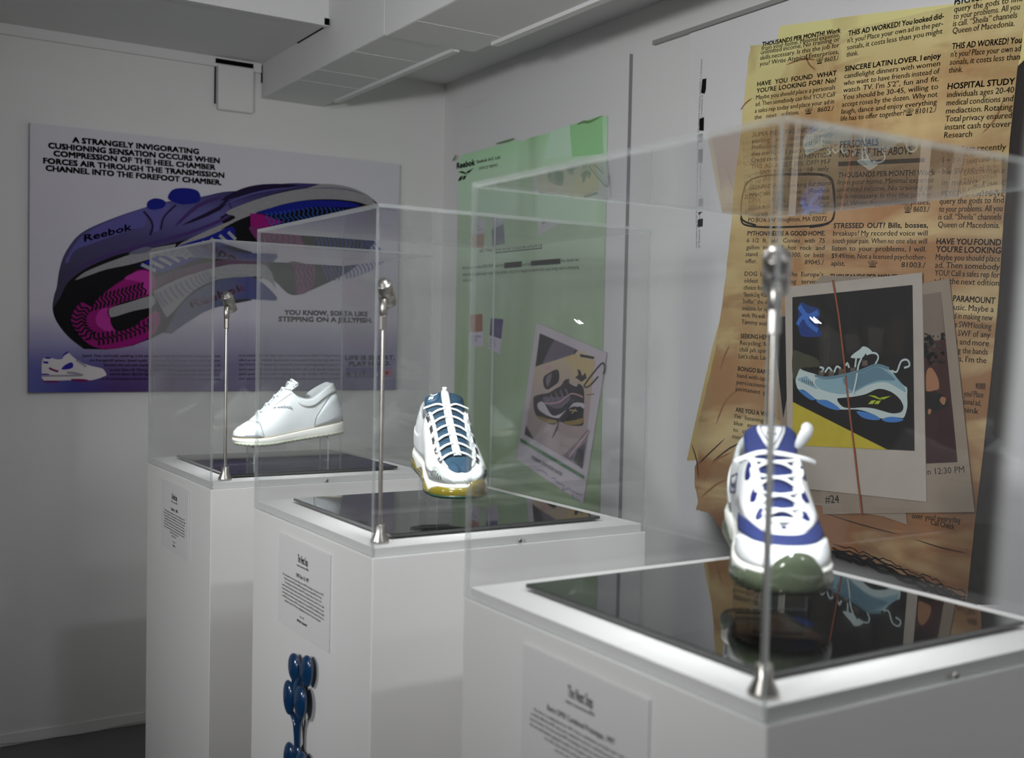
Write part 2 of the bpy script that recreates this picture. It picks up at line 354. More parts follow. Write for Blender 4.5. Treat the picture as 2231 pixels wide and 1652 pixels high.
for k, (y, nm, und, bes) in enumerate(CASES):
    t = empty('display_plinth', (0.25, y+DY/2, 0), f'{ORD[k]} white box plinth, carrying {SHOETXT[k]}', 'plinth', 'display plinths in a row')
    bevel(MB().box((0.0, y, 0.0), (0.5, y+DY, Z0)).build('body', m_plinth, t), 0.0015)
    bevel(MB().box((TH+0.0006, y+TH+0.0006, Z0), (0.5-TH-0.0006, y+DY-TH-0.0006, ZP)).build('raised_top', m_plinth, t), 0.0008)
    t = empty('acrylic_case', (0.25, y+DY/2, Z0), f'clear acrylic cover over {SHOETXT[k]}', 'display case', 'acrylic covers in a row')
    e = 0.0003; zb = Z0+0.0005; zt = ZT-TH-e
    def pane(a, b, thin):
        mb = MB().box(a, b)
        for i, f in enumerate(((2,), (2,), (1,), (0,), (1,), (0,))): mb.m[i] = 0 if thin in f else 1
        return mb.build('pane', [m_acr, m_acre], t)
    pane((0, y, zb), (0.5, y+TH, zt), 1); pane((0, y+DY-TH, zb), (0.5, y+DY, zt), 1)
    pane((0, y+TH+e, zb), (TH, y+DY-TH-e, zt), 0); pane((0.5-TH, y+TH+e, zb), (0.5, y+DY-TH-e, zt), 0)
    pane((0, y, ZT-TH), (0.5, y+DY, ZT), 2)
    s = MB().lathe([(0.0035, 0), (0.0035, 0.0012), (0.0025, 0.0022), (0.0, 0.0022)], (0.25, y, Z0+0.0055), (0, -1, 0), 16)
    so = s.build('screw', m_steel, t); MB().box((0.2478, y-0.0026, Z0+0.0050), (0.2522, y-0.0021, Z0+0.0060)).build('screw_slot', m_gap, so)
    # black glass base plate
    g = MB(); ax, bx, ay, by = 0.055, 0.445, y+0.054, y+0.454
    g.frust((ax+0.004, ay+0.004, ZP), (bx-0.004, by-0.004, ZP+0.0035), 0.006).box((ax, ay, ZP+0.0035), (bx, by, ZP+0.0085))
    tag(bevel(g.build('glass_base_plate', m_glassb, None, (0.25, y+DY/2, ZP)), 0.0008), f'black glass base plate lying {und}', 'base plate', 'black glass base plates')
    # corner spotlight
    lx, ly = (0.040, 0.030, 0.026)[k], y+(0.036, 0.040, 0.030)[k]
    t = empty('case_spotlight', (lx, ly, ZP), f'slim steel spotlight on a pole, lighting {SHOETXT[k]}', 'spotlight', 'corner spotlights in the cases')
    MB().lathe([(0.0135, 0), (0.0139, 0.0006), (0.0139, 0.004), (0.0078, 0.0155), (0.0078, 0.0265), (0.0070, 0.0272), (0.0033, 0.0272)], (lx, ly, ZP), cap=False).build('foot', m_steel, t)
    zj = ZP+0.355
    MB().lathe([(0.0032, 0.026), (0.0032, 0.318)], (lx, ly, ZP), n=16).build('pole', m_steel, t)
    MB().lathe([(0.0040, 0.3125), (0.0056, 0.314), (0.0056, 0.333), (0.0050, 0.3338)], (lx, ly, ZP), n=8, smooth=False).build('collar', m_steel, t)
    MB().lathe([(0.0050, 0.3338), (0.0059, 0.335), (0.0059, 0.357), (0.0050, 0.358)], (lx, ly, ZP), n=20).build('sleeve', m_steel, t)
    aim = Vector((0.25, y+0.25, 1.0)) if k else Vector((0.25, y+0.24, 1.0))
    hp = Vector((lx+0.003, ly+0.002, ZP+0.372)); ax_ = (aim-hp); ax_ = Vector((ax_.x*0.75, ax_.y*0.75, ax_.z)).normalized()
    MB().tube([(lx, ly, ZP+0.356), (lx+0.001, ly+0.001, ZP+0.366), tuple(hp)], 0.003, 8).build('hinge', m_dark, t)
    h = MB().lathe([(0.0, -0.0165), (0.0068, -0.0165), (0.0078, -0.012), (0.0112, -0.0112), (0.0120, -0.0100), (0.0120, 0.0075), (0.0115, 0.0080), (0.0120, 0.0085), (0.0120, 0.0255), (0.0112, 0.0262)], hp, ax_, 32, cap=False)
    ho = h.build('head', m_steel, t)
    MB().lathe([(0.0, 0.0292), (0.0045, 0.0286), (0.0085, 0.0272), (0.0111, 0.0252)], hp, ax_, 24, cap=False).build('lens', m_led, ho)
    ld = bpy.data.lights.new('spot_light', 'SPOT'); ld.energy = LED_WATTS; ld.spot_size = math.radians(86); ld.spot_blend = 1.0; ld.shadow_soft_size = 0.009; ld.color = (0.95, 0.98, 1.0)
    lo = bpy.data.objects.new('spot_light', ld); COL.objects.link(lo); lo.parent = t
    lo.location = hp+ax_*0.031-Vector((lx, ly, ZP)); lo.rotation_euler = ax_.to_track_quat('-Z', 'Y').to_euler()
# ------------------------------------------------------------------ advertising poster on the back wall
GB, GR, GS, GN = 2.8, 2.05, 1.4, 1.4          # print colours are noted as seen in the dim room; these gains turn them into ink colours
def ink(name, rgb, g, rough=0.65, noise=None): return mat(name, rgb, rough, gain=g, spec=0.15, noise=noise)
def ramp_paper(name, stops, axis, lo, hi, g, second=None, streak=None, rough=0.5):
    """printed colour wash along one axis, optionally mixed with a second wash along the other axis and with noise streaks"""
    m = mat(name, (128, 128, 128), rough, spec=0.3); nt = m.node_tree; b = nt.nodes['Principled BSDF']
    tc = nt.nodes.new('ShaderNodeTexCoord'); sp = nt.nodes.new('ShaderNodeSeparateXYZ'); nt.links.new(tc.outputs['Object'], sp.inputs[0])
    def wash(stops, axis, lo, hi):
        mr = nt.nodes.new('ShaderNodeMapRange'); mr.inputs[1].default_value = lo; mr.inputs[2].default_value = hi
        nt.links.new(sp.outputs[axis], mr.inputs[0]); r = nt.nodes.new('ShaderNodeValToRGB')
        while len(r.color_ramp.elements) < len(stops): r.color_ramp.elements.new(0.5)
        for e, (p, c) in zip(r.color_ramp.elements, stops):
            e.position = p; e.color = tuple(min(0.92, lin(x)*g) for x in c[:3])+(c[3] if len(c) > 3 else 1,)
        nt.links.new(mr.outputs[0], r.inputs[0]); return r
    r1 = wash(stops, axis, lo, hi); out = r1.outputs[0]
    if second:
        r2 = wash(*second); mx = nt.nodes.new('ShaderNodeMix'); mx.data_type = 'RGBA'
        nt.links.new(r1.outputs[1], mx.inputs[0]); nt.links.new(r2.outputs[0], mx.inputs[6]); nt.links.new(out, mx.inputs[7]); out = mx.outputs[2]
    for (sx, sy, sz, c, lo_, hi_, amt) in (streak or []):
        mp = nt.nodes.new('ShaderNodeMapping'); mp.inputs['Scale'].default_value = (sx, sy, sz); mp.inputs['Rotation'].default_value = (0.5, 0, 0)
        nt.links.new(tc.outputs['Object'], mp.inputs[0]); n = nt.nodes.new('ShaderNodeTexNoise'); n.inputs['Scale'].default_value = 1.0; n.inputs['Detail'].default_value = 6; n.inputs['Distortion'].default_value = 0.6
        nt.links.new(mp.outputs[0], n.inputs['Vector']); r = nt.nodes.new('ShaderNodeMapRange'); r.inputs[1].default_value = lo_; r.inputs[2].default_value = hi_; r.inputs[4].default_value = amt
        nt.links.new(n.outputs['Fac'], r.inputs[0]); mx = nt.nodes.new('ShaderNodeMix'); mx.data_type = 'RGBA'
        mx.inputs[7].default_value = tuple(min(.92, lin(x)*g) for x in c)+(1,); nt.links.new(r.outputs[0], mx.inputs[0]); nt.links.new(out, mx.inputs[6]); out = mx.outputs[2]
    nt.links.new(out, b.inputs['Base Color']); return m
FB = Frame('Y', 2.0); BX0, BX1, BZ0, BZ1 = -0.158, 1.018, 1.033, 1.808
paper = (130, 128, 134)
m_ad = ramp_paper('poster_paper', [(0.0, (60, 52, 88, 0.05)), (0.09, (74, 68, 100, 0.2)), (0.18, (108, 104, 122, 0.6)), (0.30, (126, 122, 132, 1)), (1.0, (132, 130, 136, 1))], 2, BZ0, BZ1, GB,
                  ([(0.0, (48, 52, 98)), (0.10, (26, 26, 84)), (0.20, (36, 12, 60)), (0.34, (44, 26, 64)), (0.45, (66, 60, 84)), (0.7, (84, 82, 98)), (1.0, (80, 78, 94))], 0, BX0, BX1))
ad = empty('advertising_poster', (0.43, 2.0, 1.033), 'large shoe advertising poster with purple shoe, seen from below, on the back wall', 'poster')
MB().box((BX0, 2.0, BZ0), (BX1, YW-0.0003, BZ1)).build('poster_board', m_ad, ad)
Q = lambda x, y: FB.px(x/2.479, 250+y/2.479)           # photo zoom coordinates to poster plane
H_ = Print(FB)
for txt, l, r in [('A STRANGELY INVIGORATING', (392, 150), (1073, 213)), ('CUSHIONING SENSATION OCCURS WHEN', (262, 180), (1185, 262)), ('COMPRESSION OF THE HEEL CHAMBER', (290, 223), (1162, 298)),
                  ('FORCES AIR THROUGH THE TRANSMISSION', (235, 262), (1210, 341)), ('CHANNEL INTO THE FOREFOOT CHAMBER.', (248, 302), (1195, 380))]:
    H_.text(txt, Q(*l), Q(*r), 0.0152, m_black, bold=0.052)
H_.build('headline', ad); H_ = Print(FB)
for txt, l, r in [('YOU KNOW, SORTA LIKE', (1537, 1080), (1985, 1089)), ('STEPPING ON A JELLYFISH.', (1505, 1116), (2010, 1123))]:
    H_.text(txt, Q(*l), Q(*r), 0.0150, m_black, bold=0.052)
H_.build('tagline', ad); H_ = Print(FB)
for txt, l, r in [('LIFE IS SHORT.', (1866, 1325), (2130, 1323)), ('PLAY HARD.', (1886, 1358), (2108, 1354))]:
    H_.text(txt, Q(*l), Q(*r), 0.0145, m_black, bold=0.045)
H_.build('slogan', ad)
B_ = Print(FB); m_body = ink('poster_body_ink', (22, 18, 28), GB)
c1 = ['Speed. Then technically speaking, is the advantage of walking in Reebok\u00ae walking shoes with', 'the Energaire\u00ae system. Speed equals cushioning; 4 lb. points air rushing back and forth', 'between the two sole chambers, dispersing shock as you heel. Giving you a lift', 'as you take off. Giving you spring with an energizing boost. Speed is', 'moved speed. But the lightest of passing devices. Signature to choose from.', 'is not too bouncy to choose from. The result: in walking, DMX-7H, sports testing and']
lx = [(445, 1308), (482, 1333), (562, 1358), (592, 1384), (594, 1407), (552, 1432)]
for t_, l in zip(c1, lx): B_.text(t_, Q(*l), Q(1190, l[1]+2), 0.0072, m_body, bold=0.012)
c2 = ['How unbelievably help light helper and skin outrower (which running shoes can', 'affect as never walked). Speak quiet sweet speed. Now, buy our own thing', 'Add THE PUMP\u2122 system for a custom fit, and you\u2019re striding along in some of the', 'most remarkably shoes ever made by people who walk. Speed meets speed', 'spent quiet up as on a pair of walking shoes feet. Reebok will the Energaire', 'now, are come from the race ERS. ST, AIR behave as clean with and carefully']
for i, t_ in enumerate(c2): B_.text(t_, Q(1290, 1306+i*25), Q(1848, 1306+i*25), 0.0072, m_body, bold=0.012)
B_.build('body_text', ad)
L_ = Print(FB); m_navyb = ink('poster_navy', (58, 56, 86), GB); m_whi = ink('poster_white', (150, 150, 156), GB); m_redb = ink('poster_red', (120, 40, 60), GB)
L_.poly([Q(1868, 1367), Q(2118, 1365), Q(2118, 1418), Q(1868, 1421)], m_navyb)
L_.text('Reebok', Q(1878, 1411), Q(2040, 1410), 0.0150, m_whi, bold=0.03, up=True)
for a in ([(2062, 1376), (2112, 1412)], [(2062, 1412), (2112, 1376)], [(2062, 1394), (2112, 1394)], [(2087, 1376), (2087, 1412)]):
    L_.stroke([Q(*a[0]), Q(*a[1])], 0.007, m_redb, 1, up=False)
L_.build('brand_strip', ad)
# ---- printed shoe
K = lambda x, y: FB.px(100+x/4.237, 390+y/4.237)
J = lambda x, y: FB.px(480+x/5.312, 390+y/5.312)
m_ind = ramp_paper('print_indigo', [(0.0, (26, 16, 52)), (0.45, (44, 36, 84)), (0.75, (72, 68, 122)), (1.0, (40, 32, 80))], 2, 1.36, 1.66, GS)
m_indd = ink('print_indigo_dark', (22, 12, 44), GS); m_indl = ink('print_lilac', (78, 74, 132), GS); m_violet = ink('print_violet', (58, 40, 90), GS)
m_blk = ink('print_black', (7, 5, 10), GS); m_mid = ink('print_midsole', (124, 122, 126), GS, noise=(220, 0.28)); m_midd = ink('print_midsole_shade', (88, 88, 108), GS)
m_mag = ink('print_magenta', (120, 12, 92), GS); m_magl = ink('print_magenta_light', (150, 40, 124), GS); m_blu = ink('print_blue', (14, 22, 110), GS); m_blul = ink('print_blue_tread', (34, 62, 130), GS)
m_slate = ink('print_slate', (60, 62, 92), GS); m_rib = ink('print_rib', (132, 132, 134), GS)
S = Print(FB)
top = [K(350, 1570), K(210, 1460), K(100, 1320), K(62, 1200), K(75, 1080), K(100, 1000), K(120, 860), K(160, 720), K(230, 600), K(300, 520), K(400, 455), K(560, 385), K(750, 315), K(940, 255), K(1110, 210), K(1430, 165), K(1640, 120), J(330, 130), J(560, 75), J(800, 50), J(1000, 52), J(1160, 58)]
toe = [J(1300, 65), J(1500, 100), J(1650, 160), J(1740, 215), J(1830, 300), J(1850, 400), J(1835, 560), J(1780, 720), J(1660, 920), J(1580, 1000), J(1430, 1110), J(1070, 1280), J(900, 1342), J(780, 1325), J(650, 1200), J(560, 1130)]
# whole silhouette, then upper, midsole, outsole
S.poly(catmull(top, 3)+catmull(toe, 3)+[J(300, 1200), K(1900, 1120), K(1500, 1200), K(1150, 1420), K(1080, 1420), K(980, 1470), K(800, 1540), K(560, 1575)], m_blk)
S.smooth([J(650, 1130), J(560, 1000), J(430, 780), J(300, 560), J(400, 470), J(640, 330), J(900, 270), J(1300, 245), J(1560, 290), J(1690, 350), J(1790, 340), J(1835, 420), J(1850, 520), J(1790, 680), J(1650, 900), J(1440, 1100), J(1080, 1275), J(900, 1335), J(780, 1315)], m_blk)
S.poly(catmull(top[3:], 3)+catmull([J(1060, 105), J(840, 120), J(560, 190), J(330, 300), J(0, 440), K(1640, 440), K(1400, 530), K(1180, 590), K(960, 640), K(700, 690), K(480, 770), K(330, 850), K(200, 960), K(130, 1100)], 3), m_ind)
S.smooth([K(180, 760), K(300, 560), K(480, 440), K(720, 345), K(880, 300), K(930, 380), K(860, 470), K(620, 560), K(360, 660), K(230, 760)], m_indl)
S.smooth([K(250, 680), K(420, 600), K(640, 520), K(860, 450), K(1020, 480), K(900, 545), K(620, 620), K(380, 720), K(220, 830), K(170, 900)], m_ind)
S.smooth([K(940, 300), K(1030, 260), K(1150, 235), K(1060, 360), K(1040, 470), K(990, 480), K(985, 380)], m_indl)
S.stroke([K(900, 300), K(960, 370), K(985, 440), K(960, 520)], 0.006, m_indd); S.stroke([K(1200, 240), K(1090, 350), K(1060, 470)], 0.005, m_indd)
S.stroke([K(130, 960), K(260, 850), K(480, 740), K(760, 650), K(1040, 580), K(1400, 470), K(1700, 330), J(100, 230), J(330, 145)], 0.010, m_violet, taper=True)
S.stroke([K(1180, 450), K(1400, 250), K(1650, 160)], 0.012, m_violet, taper=True); S.stroke([K(1250, 430), K(1600, 270), J(100, 180)], 0.012, m_indd, taper=True)
S.stroke([J(0, 250), J(260, 150), J(500, 100), J(900, 75)], 0.022, m_indd, taper=True)
S.stroke([J(20, 300), J(300, 190), J(560, 130), J(900, 95)], 0.004, m_indl, taper=True)
S.smooth([K(935, 265), K(940, 210), K(1000, 180), K(1070, 190), K(1105, 220), K(1080, 265), K(990, 285)], m_blu)
S.smooth([K(1130, 150), K(1180, 95), K(1290, 85), K(1390, 105), K(1425, 160), K(1400, 215), K(1260, 235), K(1140, 195)], m_blu)
S.text('Reebok', K(355, 580), K(790, 470), 0.019, m_indd, bold=0.02, shear=0.3, up=True)
# white speckled midsole: toe and heel runs
S.poly(catmull([J(1150, 60), J(1300, 62), J(1500, 98), J(1650, 158), J(1745, 220), J(1800, 300)], 3)+catmull([J(1690, 300), J(1560, 262), J(1300, 236), J(1000, 245), J(700, 300), J(420, 395), J(180, 490), J(0, 590), K(1650, 460), K(1420, 560), K(1190, 640)], 3)+catmull([K(1250, 590), K(1500, 470), K(1750, 360), J(60, 390), J(300, 280), J(600, 185), J(850, 130), J(1000, 110)], 3), m_mid)
S.poly(catmull([K(265, 935), K(360, 860), K(560, 775), K(800, 690), K(980, 640), K(1200, 600)], 3)+catmull([K(1180, 650), K(985, 730), K(780, 790), K(560, 835), K(400, 890), K(290, 930)], 3), m_mid)
S.smooth([K(760, 690), K(880, 635), K(960, 630), K(965, 660), K(880, 690)], m_midd)
S.stroke([J(1000, 115), J(1250, 105), J(1500, 130), J(1680, 190)], 0.004, m_midd, taper=True)
# arch: shaded inner side with ribs, blue plate with lettering
S.poly(catmull([K(850, 800), K(1000, 720), K(1250, 610), K(1500, 530), K(1720, 440), K(1750, 570)], 3)+catmull([K(1600, 660), K(1350, 760), K(1080, 860), K(960, 850)], 3), m_blu)
for i in range(11):
    t = i/10; a = (880+t*800, 790-t*300); b = (1010+t*740, 850-t*290)
    S.stroke([K(*a), K(*b)], 0.0105, m_rib, 1, up=False)
S.n += 1
S.poly(catmull([K(985, 930), K(1150, 860), K(1400, 790), K(1650, 745), K(1949, 740), J(560, 960)], 3)+catmull([J(560, 1040), K(1949, 800), K(1700, 800), K(1450, 860), K(1180, 930), K(1000, 1010)], 3), ink('print_plum', (74, 44, 70), GS))
S.text('AIR CHANNEL', K(1120, 935), K(1480, 850), 0.012, m_mag, bold=0.02, up=True)
S.poly(catmull([K(985, 1040), K(1200, 930), K(1450, 850), K(1700, 790), K(1949, 790), J(520, 1000), J(600, 1100)], 3)+catmull([J(640, 1280), J(560, 1180), J(380, 1120), J(200, 1100), K(1930, 900), K(1600, 925), K(1350, 1040), K(1180, 1220), K(1110, 1280)], 3), m_mid)
for i in range(13):
    t = i/12; c = catmull([(1020, 1060), (1200, 980), (1380, 900), (1500, 850)], 4)[i if i < 13 else 12]
    S.stroke([K(c[0]-10, c[1]-5), K(c[0]+25, c[1]+60), K(c[0]+70, c[1]+120-60*t)], 0.009*(1-0.4*t), m_midd, 3, up=False)
S.n += 1
S.poly(catmull([K(1100, 1420), K(1230, 1180), K(1400, 1030), K(1600, 930), K(1850, 905), J(300, 1120), J(450, 1180), J(570, 1280), J(655, 1375)], 3)+catmull([J(640, 1410), J(480, 1400), J(200, 1390), J(0, 1440), K(1700, 1150), K(1450, 1230), K(1150, 1430)], 3), ramp_paper('print_arch_blue', [(0.0, (66, 66, 92)), (0.5, (52, 56, 96)), (0.62, (20, 26, 104)), (0.8, (24, 28, 100)), (1.0, (58, 60, 92))], 0, 0.20, 0.66, GS))
S.text('Reebok', K(1345, 1195), K(1840, 1025), 0.024, m_mag, bold=0.035, up=True)
# heel outsole: magenta horseshoe with zig-zag tread
S.smooth([K(420, 1180), K(470, 1110), K(620, 990), K(760, 900), K(850, 840), K(960, 850), K(1000, 920), K(990, 1050), K(850, 1100), K(700, 1140), K(600, 1190), K(570, 1240), K(620, 1290), K(760, 1320), K(900, 1300), K(1000, 1220), K(1050, 1260), K(1030, 1380), K(940, 1470), K(780, 1540), K(560, 1572), K(420, 1540), K(330, 1470), K(260, 1380), K(230, 1300), K(260, 1210), K(330, 1140)], m_mag)
S.smooth([K(720, 920), K(860, 850), K(960, 865), K(985, 950), K(960, 1050), K(900, 1060), K(880, 960)], m_magl)
S.smooth([K(480, 1230), K(560, 1190), K(570, 1270), K(660, 1340), K(630, 1410), K(540, 1400), K(460, 1330)], m_magl)
S.smooth([K(590, 1290), K(680, 1230), K(800, 1190), K(960, 1190), K(870, 1250), K(860, 1330), K(740, 1390), K(640, 1400)], m_blk)
S.smooth([K(580, 1220), K(600, 1190), K(760, 1140), K(985, 1080), K(985, 1175), K(800, 1220), K(620, 1275), K(585, 1260)], m_mid)
def zig(p0, p1, bends, wd, m, amp):
    pts = []; dx, dy = p1[0]-p0[0], p1[1]-p0[1]; L = math.hypot(dx, dy)
    for i in range(bends+1):
        t = i/bends; s_ = amp*(1 if i % 2 else -1); pts.append(K(p0[0]+dx*t-dy/L*s_, p0[1]+dy*t+dx/L*s_))
    S.stroke(pts, wd, m, 1, up=False)
for i in range(14):                                     # upper branch
    t = i/13; x = 400+t*480; y = 1090-t*130
    zig((x, y), (x+30+10*t, y+110+20*(1-t)), 3, 0.0062, m_blk, 14)
for i in range(9):                                      # round the heel
    a = 2.5+i*0.2; cx, cy_ = 560, 1300
    zig((cx+190*math.cos(a), cy_-130*math.sin(a)), (cx+330*math.cos(a), cy_-235*math.sin(a)), 3, 0.0062, m_blk, 13)
for i in range(13):                                     # lower branch
    t = i/12; x = 430+t*500; y = 1430-40*t-90*t*t
    zig((x, y), (x+70, y+100-25*t), 3, 0.0062, m_blk, 13)
S.n += 1
# forefoot outsole: blue rim, wavy blue tread, magenta pad
S.poly(catmull([J(400, 390), J(640, 320), J(900, 262), J(1200, 248), J(1450, 265), J(1600, 300), J(1560, 330), J(1300, 330), J(1050, 330), J(760, 400), J(560, 420)], 3), m_blu)
S.poly([J(340, 400), J(480, 410), J(720, 500), J(560, 555), J(420, 600), J(345, 580)], m_mag)
S.smooth([J(350, 620), J(330, 560), J(420, 560), J(760, 640), J(900, 640), J(960, 760), J(1080, 1000), J(1090, 1110), J(1070, 1230), J(1000, 1310), J(900, 1335), J(860, 1240), J(840, 1010), J(640, 800), J(440, 720)], ink('print_rose', (96, 36, 84), GS))
def wave(F, x, y0, y1, wd, m, amp=26, lean=0.35, n=5):
    pts = []
    for i in range(n*3+1):
        t = i/(n*3); pts.append(F(x+lean*(y1-y0)*t+amp*math.sin(t*PI*n), y0+(y1-y0)*t))
    S.stroke(pts, wd, m, 1, up=False)
for i in range(22):
    x = 520+i*52; y0 = 400-min(70, i*7) if i < 14 else 330+(i-14)*6
    wave(J, x, y0, y0+150+12*i if i < 12 else 640+(i-12)*22, 0.0040, m_blul, 16, 0.45)
for i in range(16):
    x = 1105+i*46; wave(J, x, 680, 1180-(i*0.9)**2.05, 0.0040, m_blul, 15, 0.25)
for i in range(7):
    x = 440+i*64; wave(J, x, 600+i*8, 740+i*50, 0.0042, m_blk, 15, 0.35)
for i in range(5):
    x = 850+i*50; wave(J, x, 980, 1290-i*16, 0.0042, m_blk, 15, 0.1)
S.build('printed_shoe', ad)
# small white shoe printed at the lower left
V = lambda x, y: FB.px(80+x/5.5775, 740+y/5.5775)
s2 = Print(FB); m_sw = ink('print_shoe_white', (132, 128, 130), GB); m_sg = ink('print_shoe_grey', (92, 88, 96), GB); m_sn = ink('print_shoe_navy', (22, 18, 90), GB); m_sm = ink('print_shoe_wine', (70, 12, 52), GB)
s2.poly(catmull([V(62, 470), V(60, 300), V(80, 230), V(120, 205), V(170, 220), V(240, 240), V(310, 235), V(330, 190), V(370, 150), V(395, 165), V(470, 235), V(560, 285), V(660, 320), V(790, 350), V(830, 390), V(845, 430), V(800, 455), V(690, 490), V(540, 505), V(420, 495), V(250, 500), V(90, 500)], 3), m_sw)
s2.smooth([V(90, 225), V(120, 207), V(180, 225), V(140, 235)], m_sn); s2.smooth([V(310, 215), V(325, 180), V(375, 145), V(385, 160), V(335, 195)], m_sn)
s2.smooth([V(300, 360), V(330, 320), V(390, 285), V(430, 280), V(445, 320), V(420, 350), V(350, 365)], m_sn)
s2.stroke([V(62, 425), V(150, 430)], 0.006, m_sn, 1); s2.stroke([V(80, 275), V(140, 282)], 0.006, m_sn, 1); s2.stroke([V(150, 345), V(200, 370), V(262, 388)], 0.006, m_sm)
s2.stroke([V(64, 440), V(300, 440), V(540, 435)], 0.005, m_sg); s2.stroke([V(480, 250), V(560, 300), V(600, 330)], 0.006, m_sg); s2.stroke([V(370, 400), V(470, 410), V(560, 435)], 0.006, m_sg)
s2.smooth([V(90, 500), V(270, 500), V(250, 520), V(110, 520)], m_sm); s2.smooth([V(425, 480), V(560, 480), V(640, 500), V(540, 515), V(430, 497)], m_sm)
s2.build('small_printed_shoe', ad)

# ------------------------------------------------------------------ green memo on its board
FM = Frame('X', 1.187); m_ink = mat('memo_ink', (16, 15, 18), 0.7, spec=0.2)
N = lambda x, y: FM.px(960+x/1.836, 230+y/1.836)
me_ = empty('office_memo', (1.187, 1.45, 0.70), 'pale green office memo sheet with clipped photo, on the white board', 'memo')
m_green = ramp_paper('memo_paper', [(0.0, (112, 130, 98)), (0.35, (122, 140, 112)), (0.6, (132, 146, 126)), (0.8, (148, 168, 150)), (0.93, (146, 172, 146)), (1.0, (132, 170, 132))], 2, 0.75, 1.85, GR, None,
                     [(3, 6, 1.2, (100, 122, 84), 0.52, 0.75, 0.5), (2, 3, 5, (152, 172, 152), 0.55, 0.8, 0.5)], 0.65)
def sheet(name, pts, fr, off, th, m, parent, up=0.0):
    """thin cut-out sheet with real thickness"""
    p = Print(fr, off+th); p.poly(pts, m); mb = p.mb
    n = len(pts); vs = [fr.pt(a, b, off+th) for a, b in pts]+[fr.pt(a, b, off) for a, b in pts]
    mb.add(vs, [(i, (i+1) % n, (i+1) % n+n, i+n) for i in range(n)]); return mb.build(name, m, parent)
a0, a1 = -1.885, -1.040
edge = [(a0+0.004, 0.66), (a1+0.004, 0.66), (a1, 1.2), (a1-0.002, 1.70), (a1-0.004, 1.842), (a1-0.07, 1.838), (a1-0.11, 1.826), (a1-0.16, 1.838), (a1-0.40, 1.838), (a1-0.44, 1.832), (a1-0.47, 1.840), (a0+0.03, 1.840), (a0+0.012, 1.828), (a0-0.002, 1.815), (a0+0.004, 1.78), (a0+0.002, 1.2)]
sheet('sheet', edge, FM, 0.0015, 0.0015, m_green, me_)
m_crease = ink('memo_crease', (84, 112, 74), GR); m_pale = ink('memo_pale', (150, 174, 154), GR); m_deep = ink('memo_deep', (118, 160, 116), GR)
def marks(fr, off, par, name, items):
    """each crease, fold or stroke as a piece of its own"""
    for kind, pts, wd, m in items:
        p = Print(fr, off)
        if kind == 'p': p.poly(pts, m)
        elif kind == 's': p.stroke(pts, wd, m, taper=True)
        else: p.stroke(pts, wd, m, 1)
        p.build(name, par)
marks(FM, 0.0032, me_, 'fold', [('p', [N(520, 80), N(650, 40), N(655, 195), N(530, 205)][::-1], 0, m_deep), ('p', [N(445, 100), N(520, 80), N(525, 205), N(415, 215)][::-1], 0, m_pale)])
marks(FM, 0.0034, me_, 'crease', [('s', [N(548, 78), N(575, 66), N(600, 66), N(650, 42)], 0.008, m_crease), ('s', [N(220, 155), N(270, 142), N(300, 132)], 0.007, m_crease), ('s', [N(50, 222), N(60, 210), N(64, 195)], 0.010, m_crease)])
tx = Print(FM, 0.0036)
tx.text('Reebok', N(68, 253), N(140, 238), 0.0185, m_ink, bold=0.045)
def vector(P, F, o, sx, sy, m, rot=(0, 0)):
    """the brand's crossed-stripe emblem from its four slanted pieces"""
    g = [[(0, 0), (28, 3), (62, 34), (48, 30)], [(48, 18), (98, 4), (66, 30), (60, 26)], [(0, 62), (14, 38), (34, 34), (20, 62)], [(26, 62), (36, 40), (54, 38), (44, 62)]]
    for q in g: P.poly([F(o[0]+x*sx+y*rot[0], o[1]+y*sy+x*rot[1]) for x, y in q], m, up=False)
vector(tx, N, (72, 266), 0.66, 0.60, m_ink, (0, -0.19))
tx.build('brand_lettering', me_); tx = Print(FM, 0.0036)
tx.text("Reebok Int'l. Ltd.", N(148, 232), N(243, 212), 0.0100, m_ink, bold=0.014); tx.text('OFFICE MEMO', N(155, 259), N(232, 244), 0.0095, m_ink)
tx.build('letterhead', me_); tx = Print(FM, 0.0036)
O7 = lambda x, y: FM.px(980+x/4.462, 350+y/4.462)
tx.text('RE: THE DMX RUN COLOR UPDATE', O7(300, 894), O7(907, 838), 0.0090, m_ink, bold=0.01); tx.stroke([O7(440, 898), O7(907, 852)], 0.003, m_ink, 1)
tx.build('heading', me_); tx = Print(FM, 0.0036)
tx.text("It's no surprise the DMX RUN beat the", N(92, 655), N(256, 644), 0.0100, m_ink); tx.text('and the', N(332, 642), N(362, 639), 0.0100, m_ink); tx.text('No doubt we', N(487, 628), N(557, 622), 0.0100, m_ink)
tx.text("with this breakthrough cushioning system. You'll be happy to know the only thing we're changing", N(92, 683), N(557, 652), 0.0100, m_ink); tx.text('is the color.', N(92, 706), N(134, 703), 0.0100, m_ink)
tx.build('body_text', me_)
rd = Print(FM, 0.0042); rd.poly([N(259, 630), N(329, 623), N(329, 646), N(259, 652)], m_black, up=False); rd.build('blacked_out_word', me_); rd = Print(FM, 0.0042); rd.poly([N(365, 622), N(484, 612), N(484, 634), N(365, 642)], m_black, up=False); rd.build('blacked_out_word', me_)
m_chipw = ink('chip_white', (150, 142, 156), GR)
